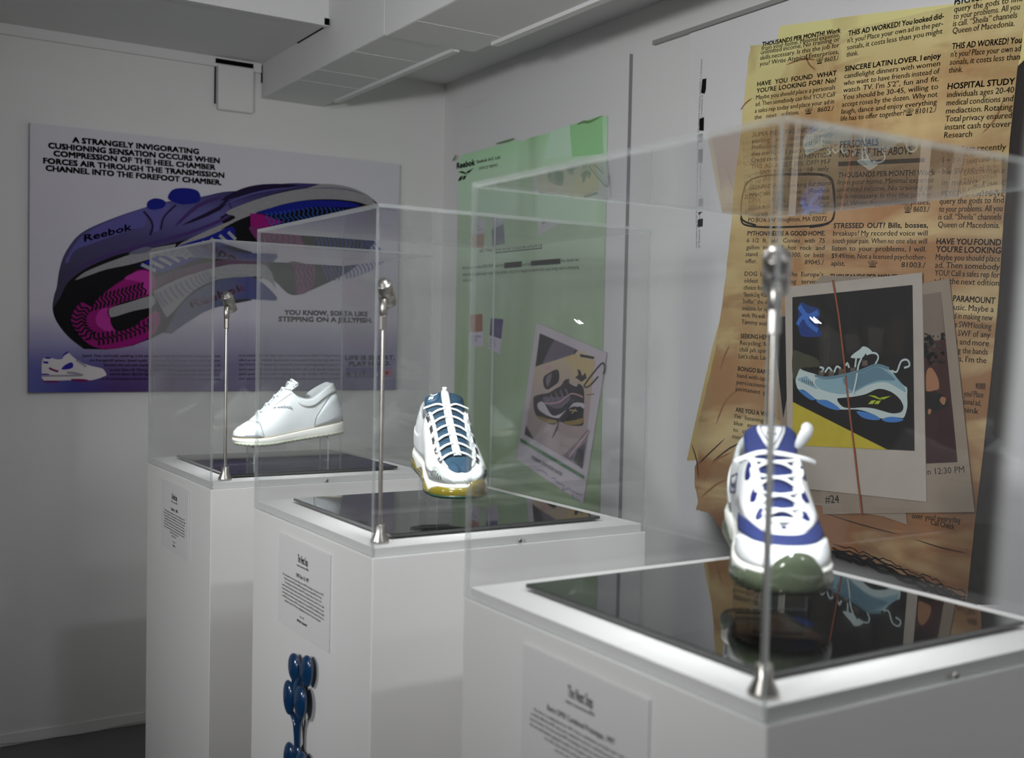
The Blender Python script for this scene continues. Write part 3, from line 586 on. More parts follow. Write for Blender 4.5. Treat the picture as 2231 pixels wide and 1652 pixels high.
for (pts, cut, rgb, t1, t2) in [([(122, 838), (172, 834), (174, 962), (122, 966)], 0.55, (112, 66, 44), 'INDUSTRIAL', 'ORANGE'), ([(206, 850), (256, 856), (240, 996), (196, 972)], 0.56, (54, 40, 84), 'GRAND', 'PURPLE')]:
    q = [N(*p) for p in pts]; c = sheet('colour_chip', q[::-1], FM, 0.0032, 0.0012, m_chipw, me_)
    mix = lambda a, b, t: (a[0]+(b[0]-a[0])*t, a[1]+(b[1]-a[1])*t)
    p = Print(FM, 0.0046); p.poly([q[0], q[1], mix(q[1], q[2], cut), mix(q[0], q[3], cut)][::-1], ink('chip_%s' % t1, rgb, GR), up=False)
    for tt, f in ((t1, 0.72), (t2, 0.82), ('14U', 0.92)):
        l, r = mix(q[0], q[3], f), mix(q[1], q[2], f); p.text(tt, mix(l, r, 0.1), mix(l, r, 0.1+0.078*len(tt)), 0.0065, m_ink, bold=0.01)
    p.build('chip_print', c)
# clipped instant photo
U = lambda x, y: FP.px(1110+x/3.934, 690+y/3.934)
FP = Frame('X', 1.1815)
m_pol = ink('photo_frame_lilac', (150, 142, 150), GR); m_tan = ramp_paper('photo_tan', [(0.0, (126, 112, 114)), (0.5, (134, 118, 118)), (1.0, (152, 138, 112))], 2, 0.85, 1.2, GR)
c = sheet('instant_photo', [U(65, 1225), U(632, 1605), U(835, 310), U(235, 50)], FP, 0.0, 0.0018, m_pol, me_)
p = Print(FP, 0.0022)
p.poly([U(140, 1010), U(635, 1305), U(740, 350), U(265, 143)], m_tan)
d1 = ink('photo_dark', (26, 22, 30), GR); d2 = ink('photo_plum', (78, 68, 84), GR); d3 = ink('photo_sand', (150, 132, 96), GR); d4 = ink('photo_olive', (110, 92, 48), GR); d5 = ink('photo_pink', (150, 116, 122), GR); d6 = ink('photo_mauve', (92, 84, 92), GR)
p.poly([U(265, 143), U(228, 430), U(300, 405), U(470, 352), U(560, 320), U(590, 285)], d2); p.poly([U(265, 143), U(228, 430), U(290, 400), U(340, 290), U(390, 198)], d1)
p.poly([U(470, 352), U(560, 320), U(740, 395), U(700, 620), U(640, 580), U(560, 520), U(520, 420)], d3); p.poly([U(610, 320), U(735, 345), U(725, 365), U(612, 345)], d1); p.poly([U(560, 290), U(590, 290), U(560, 330)], d1)
p.smooth([U(300, 430), U(340, 415), U(375, 440), U(330, 460)], d5)
p.smooth([U(300, 520), U(350, 480), U(400, 455), U(430, 470), U(430, 550), U(390, 590), U(330, 625), U(300, 590)], d1); p.smooth([U(330, 510), U(370, 488), U(360, 540), U(335, 600), U(320, 560)], d6)
p.poly([U(590, 450), U(615, 460), U(630, 510), U(660, 480), U(668, 530), U(625, 560), U(570, 520), U(598, 500)], d1)
p.smooth([U(213, 720), U(220, 685), U(280, 665), U(340, 655), U(400, 620), U(450, 590), U(480, 545), U(520, 535), U(520, 570), U(580, 600), U(600, 575), U(640, 610), U(648, 690), U(645, 790), U(640, 860), U(635, 930), U(560, 935), U(500, 925), U(440, 900), U(380, 925), U(300, 895), U(240, 850), U(215, 780)], d1)
p.smooth([U(250, 745), U(300, 735), U(380, 850), U(500, 800), U(560, 740), U(645, 745), U(645, 790), U(600, 770), U(500, 850), U(420, 870), U(340, 850), U(260, 800)], m_pol); p.smooth([U(300, 690), U(420, 690), U(530, 680), U(500, 740), U(420, 790), U(360, 770), U(310, 740)], d2)
p.smooth([U(430, 880), U(500, 800), U(570, 770), U(630, 800), U(630, 850), U(560, 870), U(480, 880)], d1); p.smooth([U(250, 850), U(330, 875), U(410, 890), U(400, 915), U(320, 905), U(255, 870)], d4); p.smooth([U(480, 900), U(560, 890), U(640, 870), U(630, 915), U(550, 930), U(490, 920)], d4)
p.stroke([U(310, 740), U(360, 745), U(440, 730), U(540, 660), U(640, 690)], 0.004, d5)
for i in range(5): p.stroke([U(320+i*42, 680-i*16), U(345+i*42, 745-i*18)], 0.006, d6, 1, up=False)
p.stroke([U(545, 830), U(575, 790)], 0.003, d3, 1, up=False); p.stroke([U(525, 800), U(590, 810)], 0.003, d3, 1, up=False)
p.stroke([U(430, 900), U(415, 960), U(375, 1040)], 0.004, d1); p.stroke([U(670, 672), U(735, 664)], 0.003, d4, 1)
p.poly([U(150, 930), U(225, 1060), U(140, 1010)], d1); p.poly([U(690, 960), U(635, 1305), U(470, 1190), U(600, 1060)], d6); p.poly([U(660, 1080), U(635, 1305), U(560, 1230), U(600, 1130)], d1); p.stroke([U(690, 985), U(520, 1205)], 0.006, d5, 1)
gs = ink('photo_green_stripe', (40, 84, 50), GR)
p.poly([U(105, 1040), U(655, 1365), U(650, 1395), U(100, 1070)], gs); p.text('REEBOK DMX RUN SHOE', U(200, 1215), U(458, 1368), 0.0105, d6, bold=0.012)
m_pen = ink('photo_pen', (74, 74, 112), GR)
for q in ([(240, 1310), (300, 1325), (340, 1362)], [(370, 1385), (400, 1385), (420, 1420), (480, 1450), (460, 1490), (520, 1470), (545, 1490), (600, 1520), (640, 1530)], [(545, 1520), (570, 1560), (600, 1570), (620, 1600)]): p.stroke([U(*t_) for t_ in q], 0.002, m_pen)
p.build('photo_print', c)
clip = [U(770, 515), U(700, 590), U(665, 605), U(660, 575), U(790, 410), U(822, 412), U(825, 450), U(815, 490)]
MB().tube([FP.pt(a, b, 0.0045) for a, b in catmull(clip, 4)], 0.0022, 6).build('paper_clip', mat('clip_wire', (70, 66, 66), 0.35, 0.9), me_)
# small print running up the wall with blacked-out words
FW = Frame('X', 1.1898); Y4 = lambda x, y: FW.px(1480+x/2.664, y/2.664)
tw = empty('wall_lettering', (1.19, 0.68, 1.45), 'small upright trademark lettering with black bars, left of the newspaper', 'lettering')
p = Print(FW, 0.0003); g1 = mat('lettering_grey', (70, 70, 72), 0.7)
p.text('www.reebok.com \u00a91997 Reebok International Ltd. All Rights Reserved. Reebok and', Y4(103, 1440), Y4(112, 780), 0.0058, g1); p.text('are registered trademarks and DMX is a trademark', Y4(114, 770), Y4(134, 342), 0.0058, g1)
p.build('small_print', tw); p = Print(FW, 0.0003)
p.text('of Reebok Int\u2019l and', Y4(119, 1440), Y4(122, 1240), 0.0058, g1); p.build('small_print', tw); p = Print(FW, 0.0003); p.text('are trademarks; the', Y4(125, 1120), Y4(128, 900), 0.0058, g1); p.build('small_print', tw); p = Print(FW, 0.0003); p.text('is a trademark of', Y4(131, 700), Y4(138, 550), 0.0058, g1)
p.build('small_print', tw)
for q in ([(134, 460), (158, 455), (155, 520), (148, 545), (126, 540)], [(118, 690), (144, 680), (142, 760), (116, 758)], [(110, 780), (138, 776), (136, 825), (110, 828)], [(112, 868), (138, 865), (136, 945), (110, 945)], [(113, 1155), (139, 1152), (138, 1198), (112, 1200)], [(112, 1232), (138, 1228), (112, 1250)], [(108, 1275), (138, 1268), (136, 1315), (106, 1318)]):
    p = Print(FW, 0.0004); p.poly([Y4(*t_) for t_ in q][::-1], m_black, up=False); p.build('black_bar', tw)
# ------------------------------------------------------------------ newspaper graphic
FN = Frame('X', 1.190)
A = lambda x, y: FN.px(1480+x/2.664, y/2.664)
Bq = lambda x, y: FN.px(1480+x/2.233, 560+y/2.233)
Cq = lambda x, y: FN.px(1980+x/2.175, 560+y/2.175)
nw = empty('newspaper_graphic', (1.19, 0.25, 0.75), 'huge crumpled tan newspaper page graphic with instant photos tied by string', 'wall graphic')
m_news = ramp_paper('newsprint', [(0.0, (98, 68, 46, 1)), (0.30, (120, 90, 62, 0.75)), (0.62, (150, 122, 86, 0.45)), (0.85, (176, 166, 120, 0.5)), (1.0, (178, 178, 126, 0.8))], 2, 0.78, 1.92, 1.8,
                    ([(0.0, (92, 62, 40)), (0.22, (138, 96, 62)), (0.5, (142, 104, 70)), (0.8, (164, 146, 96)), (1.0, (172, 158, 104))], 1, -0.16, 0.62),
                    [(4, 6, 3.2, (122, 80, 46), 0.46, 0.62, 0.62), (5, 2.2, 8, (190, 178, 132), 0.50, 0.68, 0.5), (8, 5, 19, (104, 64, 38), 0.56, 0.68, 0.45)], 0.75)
m_newsb = ramp_paper('newsprint_back', [(0.0, (150, 130, 84)), (0.8, (166, 154, 104)), (1.0, (182, 178, 124))], 2, 0.9, 1.95, 1.8, None, [(5, 6, 4, (120, 92, 54), 0.52, 0.72, 0.5)], 0.75)
m_shade = mat('printed_black_edge', (7, 5, 5), 0.75, spec=0.2); m_brown = ink('news_brown', (92, 58, 38), GN)
P_ = FN.px
back = [P_(1700, 57), P_(1880, 32), P_(2080, 8), P_(2231, -18), P_(2243, 120), P_(2060, 300), P_(1700, 400), P_(1640, 800), P_(1545, 1000), P_(1497, 1004), P_(1520, 900), P_(1552, 760), P_(1590, 620), P_(1660, 300), P_(1684, 130)]
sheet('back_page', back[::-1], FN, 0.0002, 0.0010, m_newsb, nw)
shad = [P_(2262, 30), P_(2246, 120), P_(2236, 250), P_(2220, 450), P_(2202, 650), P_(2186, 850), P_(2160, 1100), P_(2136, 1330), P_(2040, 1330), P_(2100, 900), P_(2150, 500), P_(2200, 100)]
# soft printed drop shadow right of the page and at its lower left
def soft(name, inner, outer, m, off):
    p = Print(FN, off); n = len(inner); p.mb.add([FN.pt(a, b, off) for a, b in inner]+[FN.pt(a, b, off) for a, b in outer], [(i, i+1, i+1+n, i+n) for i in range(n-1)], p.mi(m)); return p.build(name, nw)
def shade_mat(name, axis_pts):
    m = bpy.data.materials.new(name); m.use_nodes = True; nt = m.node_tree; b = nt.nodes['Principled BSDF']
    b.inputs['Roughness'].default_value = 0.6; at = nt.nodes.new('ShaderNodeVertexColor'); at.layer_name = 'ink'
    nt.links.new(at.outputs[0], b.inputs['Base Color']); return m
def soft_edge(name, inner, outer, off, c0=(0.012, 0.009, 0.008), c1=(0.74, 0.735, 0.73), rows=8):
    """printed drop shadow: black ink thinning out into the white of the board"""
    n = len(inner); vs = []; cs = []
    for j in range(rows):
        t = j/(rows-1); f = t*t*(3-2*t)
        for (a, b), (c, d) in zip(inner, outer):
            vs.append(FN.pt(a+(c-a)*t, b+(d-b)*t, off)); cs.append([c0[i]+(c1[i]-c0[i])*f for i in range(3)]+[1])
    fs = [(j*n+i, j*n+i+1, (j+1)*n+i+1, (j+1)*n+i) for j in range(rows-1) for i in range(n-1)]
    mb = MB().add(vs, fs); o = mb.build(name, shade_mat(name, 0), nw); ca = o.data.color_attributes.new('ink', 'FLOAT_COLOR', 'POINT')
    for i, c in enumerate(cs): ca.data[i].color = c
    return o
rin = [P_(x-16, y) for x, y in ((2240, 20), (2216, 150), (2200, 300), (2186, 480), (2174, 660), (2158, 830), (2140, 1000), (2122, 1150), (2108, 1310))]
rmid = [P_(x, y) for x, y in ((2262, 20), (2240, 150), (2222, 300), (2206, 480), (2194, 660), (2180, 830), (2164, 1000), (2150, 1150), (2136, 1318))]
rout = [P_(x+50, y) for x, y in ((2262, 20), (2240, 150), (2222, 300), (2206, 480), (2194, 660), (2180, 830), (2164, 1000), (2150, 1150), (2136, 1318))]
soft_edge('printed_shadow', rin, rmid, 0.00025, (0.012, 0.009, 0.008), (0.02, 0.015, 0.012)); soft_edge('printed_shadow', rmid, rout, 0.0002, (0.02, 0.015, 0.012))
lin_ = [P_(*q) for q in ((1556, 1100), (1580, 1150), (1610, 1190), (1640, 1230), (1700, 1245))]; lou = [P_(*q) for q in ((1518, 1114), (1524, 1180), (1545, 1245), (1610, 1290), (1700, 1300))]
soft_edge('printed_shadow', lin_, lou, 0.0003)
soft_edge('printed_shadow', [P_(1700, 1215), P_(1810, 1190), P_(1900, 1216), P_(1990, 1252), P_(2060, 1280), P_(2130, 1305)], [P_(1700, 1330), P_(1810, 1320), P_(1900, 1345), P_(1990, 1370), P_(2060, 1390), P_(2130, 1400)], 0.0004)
def ragged(pts, amp, n):
    out = []
    for i in range(len(pts)-1):
        for k in range(n):
            t = k/n; out.append((pts[i][0]+(pts[i+1][0]-pts[i][0])*t+random.uniform(-amp, amp), pts[i][1]+(pts[i+1][1]-pts[i][1])*t+random.uniform(-amp, amp)))
    return out+[pts[-1]]
left = ragged([P_(1637, 98), P_(1630, 150), P_(1622, 220), P_(1612, 320), P_(1600, 420), P_(1590, 540), P_(1575, 660), P_(1560, 760), P_(1545, 830), P_(1530, 890), P_(1520, 940), P_(1523, 1000), P_(1514, 1020), P_(1516, 1060), P_(1522, 1090), P_(1518, 1112)], 0.0018, 4)
bot = ragged([P_(1518, 1112), P_(1545, 1116), P_(1575, 1160), P_(1620, 1240), P_(1740, 1245), P_(1815, 1196), P_(1900, 1222), P_(1990, 1262), P_(2050, 1285), P_(2108, 1310)], 0.003, 5)
page = left+bot+[P_(2124, 1150), P_(2142, 1000), P_(2160, 830), P_(2176, 660), P_(2188, 480), P_(2202, 300), P_(2218, 150), P_(2240, 0), P_(2240, -12), P_(2100, 8), P_(1960, 40), P_(1840, 66), P_(1720, 90), P_(1680, 96)]
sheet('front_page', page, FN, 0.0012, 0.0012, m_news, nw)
m_br2 = ink('news_tear', (120, 78, 48), GN); m_line = ink('news_line', (50, 36, 28), GN); m_lt = ink('news_light', (176, 156, 112), GN); m_sf = ink('news_soft', (128, 92, 62), GN)
hem = [(1818, 1194), (1900, 1216), (1980, 1248), (2050, 1276), (2106, 1300)]
marks(FN, 0.0026, nw, 'torn_hem', [('l', ragged([P_(x, y+d) for x, y in hem], 0.004, 9), wd, m_shade) for d, wd in ((0, 0.004), (9, 0.007), (-7, 0.0022), (18, 0.008))])
marks(FN, 0.0027, nw, 'crease', [('s', [Bq(690, 1240), Bq(880, 1300), Bq(1095, 1356)], 0.0026, m_line), ('s', [Bq(1140, 1370), Bq(1280, 1415), Bq(1410, 1442)], 0.0026, m_line)]
      +[('s', [A(*t_) for t_ in q], 0.004, m_sf) for q in ([(620, 380), (720, 345), (800, 350)], [(740, 310), (755, 370), (800, 410)], [(360, 640), (390, 600), (430, 570)], [(1760, 780), (1840, 690), (1890, 570)])]
      +[('s', [Bq(*t_) for t_ in q], 0.004, m_line) for q in ([(62, 905), (88, 990), (98, 1080)], [(160, 1000), (250, 930), (330, 895)], [(95, 1010), (140, 965), (230, 880)])]
      +[('s', [Bq(*t_) for t_ in q], 0.006, m_sf) for q in ([(180, 820), (230, 700), (300, 640)], [(200, 560), (225, 480), (250, 430)], [(120, 1100), (170, 1000), (260, 950)], [(110, 1170), (180, 1110), (240, 1080)])])
m_ni = mat('news_ink', (24, 19, 16), 0.75, spec=0.15); m_nf = ink('news_faded_ink', (92, 70, 46), GN)
def block(name, F, lines, mink=m_ni):
    p = Print(FN, 0.0030)
    for t_, l, r, cap, bd in lines: p.text(t_, F(*l), F(*r), cap, mink, bold=bd, justify=(' ' in t_))
    return p.build(name, nw)
def para(lines, L0, R0, L1, R1, cap=0.0100, bold_first=1, ends={}):
    """lines between a first and a last baseline; ends: line number -> (left share, right share)"""
    out = []; n = len(lines)
    for i, t_ in enumerate(lines):
        f = i/max(1, n-1); l = (L0[0]+(L1[0]-L0[0])*f, L0[1]+(L1[1]-L0[1])*f); r = (R0[0]+(R1[0]-R0[0])*f, R0[1]+(R1[1]-R0[1])*f)
        a, b = ends.get(i, (0, 1)); out.append((t_, (l[0]+(r[0]-l[0])*a, l[1]+(r[1]-l[1])*a), (l[0]+(r[0]-l[0])*b, l[1]+(r[1]-l[1])*b), cap, 0.020 if i < bold_first else 0.007))
    return out
PH = '\u260e'
block('advert_text', A, para(['THOUSANDS PER MONTH! Work', 'from your home. Minimal expense,', 'unlimited income. No training or'], (485, 272), (940, 190), (478, 318), (936, 240), ends={}), m_nf)
block('advert_text', A, para(['skills necessary. Is this the job for', 'you? Write Atypical Enterprises,', '\u260e 8603./'], (474, 350), (934, 275), (468, 420), (928, 350), bold_first=0, ends={2: (0.72, 1)}))
block('advert_text', A, para(['HAVE YOU FOUND WHAT', "YOU'RE LOOKING FOR? No?", 'Maybe you should place a personals', 'ad. Then somebody can find YOU! Call', 'a sales rep today and place your ad in', 'the next edition. \u260e 8602./'], (457, 502), (917, 438), (440, 695), (900, 642), bold_first=2))
block('advert_text', A, para(['SUPER PIERCING INC. Full body', 'piercing and custom jewelry', 'Professional piercercologist All hee-', 'dles sterilized 5 years experience', 'Credit cards welcome! MENTION', 'THIS AD & GET 10% OFF! M-F', 'SAT 10-5 Over 18 only.'], (430, 795), (900, 755), (418, 1018), (880, 990), bold_first=0, ends={6: (0.12, 1)}))
block('advert_text', A, para(['SEEKING shoes. Looking for more', 'info on the shoe (Reebok', 'DMX RUN) that beat', 'serious replies only. Call', 'evenings only. Spencer', 'PO BOX 597 Stoughton, MA 02072'], (412, 1100), (885, 1075), (405, 1290), (860, 1283), bold_first=0))
block('advert_text', A, para(['PYTHON NEEDS A GOOD HOME.', '6 1/2 ft. old. Comes with 75', 'gallon tank, lid, hot rock and', 'stand. All yours. $300. or best', 'offer. \u260e 89045./'], (400, 1368), (852, 1368), (388, 1527), (842, 1537)))
block('advert_text', Bq, para(['DOG LOVERS. \u201cThe Europe\u2019s', 'oldest working dog service', 'choice for dog park', '\u201cBayside Dog Walk', 'Sniffer\u201d the dogs like', 'available for night', 'work. We walk them,', 'Tammy and Bob.'], (322, 92), (705, 96), (306, 325), (560, 345), bold_first=0, cap=0.0102, ends={2: (0, .55), 3: (0, .36), 4: (0, .6), 5: (0, .5), 6: (0, .6), 7: (0, .7)}))
block('advert_text', Bq, para(['SEEKING HEMP', 'Recycling. fun', 'chill jah spirit', "Let's chat. Lars"], (303, 395), (450, 402), (293, 492), (440, 502), cap=0.0102))
block('advert_text', Bq, para(['BONGO BAND', 'band with open', 'percussionist,', 'permanent po'], (289, 553), (450, 572), (279, 650), (440, 674), cap=0.0102))
block('advert_text', Bq, para(['ARE YOU A VIRGO', "I'm listening. SF", 'blue eyes, aura', 'to cuddle, into', 'most anything'], (278, 752), (470, 782), (262, 882), (450, 910), cap=0.0102))
block('advert_text', A, para(['THIS AD WORKED! You looked did-', "n't you? Place your own ad in the per-", 'sonals, it costs less than you might', 'think.'], (985, 210), (1540, 108), (975, 332), (1528, 240), cap=0.0105, ends={3: (0, 0.125)}))
block('advert_text', A, para(['SINCERE LATIN LOVER. I enjoy', 'candlelight dinners with women', 'who want to have friends instead of', "watch TV. I'm 5'2\", fun and fit.", 'You should be 30-45, willing to', 'accept roses by the dozen. Why not', 'laugh, dance and enjoy everything', 'life has to offer together?\u260e 81012./'], (966, 415), (1522, 338), (942, 704), (1495, 652), cap=0.0105))
block('section_heading', A, [('PERSONALS', (938, 862), (1160, 845), 0.0150, 0.022), ('NONE OF THE ABOVE', (935, 914), (1355, 894), 0.0150, 0.022)])
p = Print(FN, 0.0030); p.poly([A(928, 967), A(1430, 943), A(1430, 917), A(928, 940)], m_ni); p.build('heading_bar', nw)
block('advert_text', A, para(['THOUSANDS PER MONTH! Work', 'from your home. Minimal expense', 'unlimited income. No training or', 'skills necessary. Is this the job for', 'you? Write Atypical Enterprises,', '\u260e 8603./'], (926, 1032), (1488, 1015), (912, 1236), (1455, 1230), cap=0.0105, ends={5: (0.73, 1)}))
block('advert_text', A, para(['STRESSED OUT? Bills, bosses,', 'breakups? My recorded voice will', 'sooth your pain. When no one else will', 'listen to your problems, I will.', '$9.49/min. Not a licensed psychother-', 'apist. \u260e 81003./'], (900, 1325), (1448, 1322), (886, 1542), (1432, 1555), cap=0.0105))
block('advert_text', A, [('THOUSANDS PER MONTH!', (880, 1620), (1300, 1625), 0.0105, 0.024)])
block('advert_text', A, para(['PSYCHIC HOTLINE! Have', 'query the gods to find', 'to your problems. All you', 'is call. \u201cSheila\u201d channels', 'Queen of Macedonia.'], (1602, 30), (2010, -40), (1590, 197), (1950, 152), cap=0.0112))
block('advert_text', A, para(['THIS AD WORKED! You', "n't you? Place your own ad", 'sonals, it costs less than', 'think.'], (1587, 287), (1990, 250), (1568, 425), (1975, 395), cap=0.0112, ends={3: (0, .2)}))
block('advert_text', A, para(['HOSPITAL STUDY', 'individuals ages 20-40', 'medical conditions and', 'mediaction. Rotating', 'Total privacy ensured', 'instant cash to cover', 'Research'], (1562, 520), (1950, 490), (1542, 802), (1925, 785), cap=0.0112, ends={6: (0, .42)}))
block('advert_text', A, para(['I am recently', '1 + 1 = man of the', 'ble SWM to make', 'in making music', 'PSYCHIC line! HAVE'], (1536, 885), (1900, 870), (1524, 1140), (1892, 1140), cap=0.0112, bold_first=0, ends={0: (.3, 1)}), m_nf)
block('advert_text', A, para(['query the gods to find', 'to your problems. All you', 'is call. \u201cSheila\u201d channels', 'Queen of Macedonia.'], (1515, 1185), (1888, 1178), (1506, 1320), (1865, 1325), cap=0.0112, bold_first=0))
block('advert_text', A, para(['HAVE YOU FOUND', "YOU'RE LOOKING", 'Maybe you should place', 'ad. Then somebody', 'YOU! Call a sales rep for', 'ad in the next edition'], (1498, 1417), (1872, 1425), (1484, 1645), (1860, 1660), cap=0.0112, bold_first=2))
block('advert_text', Cq, para(['+ PARAMOUNT', 'music. Maybe a', 'and in making new', 'able SWM looking', 'for SWF of any', 'age and more', 'using the bands', "ours, I'm the"], (190, 208), (412, 222), (190, 492), (372, 504), cap=0.0112))
block('advert_text', Cq, para(['WONDER', "didn't you? Place", 'a personal ad,', 'I think'], (210, 618), (368, 628), (215, 730), (335, 745), cap=0.0112, ends={0: (.7, 1)}))
block('advert_text', Cq, para(['over you! everyday', 'Call Check'], (20, 1238), (250, 1260), (60, 1258), (220, 1292), cap=0.0112, bold_first=0, ends={1: (.3, 1)}))
c = Print(FN, 0.0030)
c.stroke([A(362, 1262), A(375, 1300), A(440, 1316), A(560, 1320), A(700, 1316), A(830, 1306), A(890, 1282), A(905, 1240), A(908, 1160), A(900, 1080), A(880, 1030), A(800, 1010), A(640, 1012), A(480, 1025), A(400, 1060), A(372, 1140), A(364, 1220), A(374, 1280), A(450, 1308)], 0.0045, m_ni)
c.stroke([A(640, 1018), A(820, 1018), A(885, 1050), A(900, 1140), A(905, 1230), A(870, 1300), A(760, 1322)], 0.003, m_ni)
c.build('drawn_circle', nw)
# instant photos tied with string
def ipho(F, corners, photo, off, m): 
    o = sheet('instant_photo', [F(*q) for q in corners][::-1], FN, off, 0.0016, m, nw); return o
m_pf = ink('photo_frame', (158, 150, 140), GN, 0.6, noise=(30, 0.08)); m_pf2 = ink('photo_frame_worn', (132, 120, 106), GN, 0.6, noise=(24, 0.12))
k1 = ink('photo_black', (16, 13, 12), GN); k2 = ink('photo_maroon', (54, 26, 24), GN); k3 = ink('photo_orange', (140, 98, 70), GN); k4 = ink('photo_yellow', (168, 152, 44), GN, noise=(40, 0.15)); k5 = ink('photo_shoe_blue', (120, 150, 160), GN); k6 = ink('photo_shoe_white', (168, 182, 180), GN)
k7 = ink('photo_pod_blue', (58, 108, 168), GN); k8 = ink('photo_lime', (150, 168, 40), GN); k9 = ink('photo_leaf', (58, 58, 42), GN, noise=(60, 0.4)); k10 = ink('photo_neon', (24, 50, 110), GN); k11 = ink('photo_taupe', (110, 96, 86), GN); k12 = ink('photo_grey_dark', (40, 37, 33), GN, noise=(30, 0.4)); k13 = ink('photo_mesh', (86, 116, 130), GN)
o = ipho(Bq, [(440, 300), (520, 280), (700, 92), (990, 95), (1115, 1302), (1000, 1262), (640, 1200), (520, 950)], None, 0.0034, m_pf2)
p = Print(FN, 0.0052); p.poly([Bq(462, 300), Bq(540, 285), Bq(540, 640), Bq(513, 785)], k1); p.build('photo_print', o)
o = ipho(Bq, [(1198, 128), (1325, 105), (1447, 1240), (710, 1250), (700, 1140), (900, 1000)], None, 0.0056, m_pf2)
p = Print(FN, 0.0074); p.poly([Bq(1180, 188), Bq(1285, 170), Bq(1365, 997), Bq(1180, 1006)], k2)
p.poly([Bq(1180, 188), Bq(1285, 170), Bq(1305, 400), Bq(1180, 420)], k11)
for _ in range(70):
    x, y = random.uniform(1205, 1300), random.uniform(370, 520); r = random.uniform(5, 14); p.poly([Bq(x+r*math.cos(a*1.05), y+r*math.sin(a*1.05)) for a in range(6)][::-1], random.choice((k1, k2, k9)), up=False)
p.n += 1
p.smooth([Bq(1215, 560), Bq(1240, 540), Bq(1270, 590), Bq(1275, 640), Bq(1245, 650), Bq(1215, 655)], k3); p.poly([Bq(1190, 650), Bq(1280, 660), Bq(1320, 700), Bq(1340, 800), Bq(1190, 780)], k1); p.smooth([Bq(1290, 680), Bq(1310, 690), Bq(1300, 720), Bq(1280, 700)], k3); p.smooth([Bq(1225, 740), Bq(1240, 745), Bq(1232, 765), Bq(1222, 760)], k3)
p.poly([Bq(1200, 780), Bq(1340, 720), Bq(1365, 997), Bq(1180, 1006)], ink('photo_wine', (48, 20, 22), GN, noise=(20, 0.4)))
p.build('photo_print', o); p = Print(FN, 0.0076); p.text('Mon 12:30 PM', Bq(1170, 1062), Bq(1400, 1048), 0.0120, m_ni, bold=0.0); p.build('handwriting', o); p = Print(FN, 0.0076); p.text('#24', Bq(722, 1198), Bq(790, 1196), 0.017, m_ni)
p.build('handwriting', o)
o = ipho(Bq, [(527, 148), (1195, 77), (1217, 1190), (640, 1128), (545, 1110)], None, 0.0078, m_pf)
p = Print(FN, 0.0098)
p.poly([Bq(565, 197), Bq(568, 915), Bq(1160, 943), Bq(1150, 137)], k1)
Z4 = lambda x, y: FN.px(1700+x/6.972, 740+y/6.972)
p.poly([Bq(690, 350), Bq(740, 330), Bq(800, 380), Bq(810, 520), Bq(700, 540)], k12); p.poly([Bq(820, 380), Bq(880, 370), Bq(900, 440), Bq(830, 470)], k12); p.poly([Bq(930, 340), Bq(1010, 350), Bq(1000, 470), Bq(940, 450)], k12); p.poly([Bq(1050, 300), Bq(1120, 310), Bq(1100, 480), Bq(1040, 470)], ink('photo_deep_brown', (30, 24, 16), GN))
p.smooth([Bq(570, 460), Bq(620, 470), Bq(690, 500), Bq(690, 560), Bq(600, 600), Bq(568, 580)], k9)
p.smooth([Bq(600, 230), Bq(650, 240), Bq(700, 260), Bq(690, 330), Bq(710, 380), Bq(650, 390), Bq(600, 370)], k10); m_ne = ink('photo_neon_light', (50, 96, 170), GN)
p.stroke([Bq(600, 240), Bq(640, 290), Bq(690, 270)], 0.012, m_ne); p.stroke([Bq(590, 330), Bq(620, 290), Bq(650, 330), Bq(690, 360)], 0.010, m_ne)
p.poly([Bq(568, 705), Bq(568, 915), Bq(1030, 937)], k4)
def z(pts, m, st=False, wd=0): (p.stroke([Z4(*q) for q in pts], wd, m) if st else p.smooth([Z4(*q) for q in pts], m, 3))
z([(300, 700), (285, 620), (310, 540), (360, 440), (450, 480), (600, 530), (720, 585), (870, 565), (1100, 515), (1290, 455), (1520, 385), (1700, 450), (1850, 560), (1975, 720), (1980, 860), (1985, 1000), (1960, 1120), (1920, 1190), (1820, 1180), (1600, 1200), (1500, 1150), (1350, 1090), (1200, 1060), (960, 1060), (900, 1000), (760, 920), (620, 915), (560, 880), (420, 770), (330, 760)], k6)
z([(600, 600), (720, 590), (900, 570), (1200, 500), (1520, 395), (1700, 470), (1900, 660), (1965, 800), (1880, 760), (1700, 660), (1560, 650), (1380, 700), (1200, 790), (1000, 830), (800, 800), (640, 740), (580, 660)], k5)
z([(1000, 600), (1300, 500), (1520, 420), (1680, 500), (1800, 620), (1560, 620), (1350, 690), (1150, 780)], k13)
z([(310, 600), (440, 560), (470, 570), (620, 745), (560, 730), (420, 670)], k5)
for i in range(6): p.stroke([Z4(390+i*30, 600+i*8-abs(2.5-i)*4), Z4(388+i*32, 640+i*10+8)], 0.0016, k1, 1, up=False)
z([(920, 900), (1000, 885), (1150, 870), (1350, 830), (1500, 760), (1600, 750), (1750, 800), (1870, 900), (1925, 1010), (1910, 1080), (1860, 1110), (1750, 1120), (1600, 1080), (1450, 1040), (1300, 1030), (1150, 1040), (1030, 1030), (960, 980)], k1)
for q in ([(330, 765), (450, 790), (520, 850), (590, 910), (520, 915), (420, 850)], [(600, 930), (700, 915), (820, 945), (970, 1060), (860, 1060), (700, 1000)], [(1215, 1090), (1350, 1100), (1480, 1140), (1580, 1210), (1450, 1220), (1300, 1180)], [(1600, 1210), (1750, 1170), (1900, 1200), (1930, 1220), (1850, 1250), (1700, 1255)]): z(q, k7)
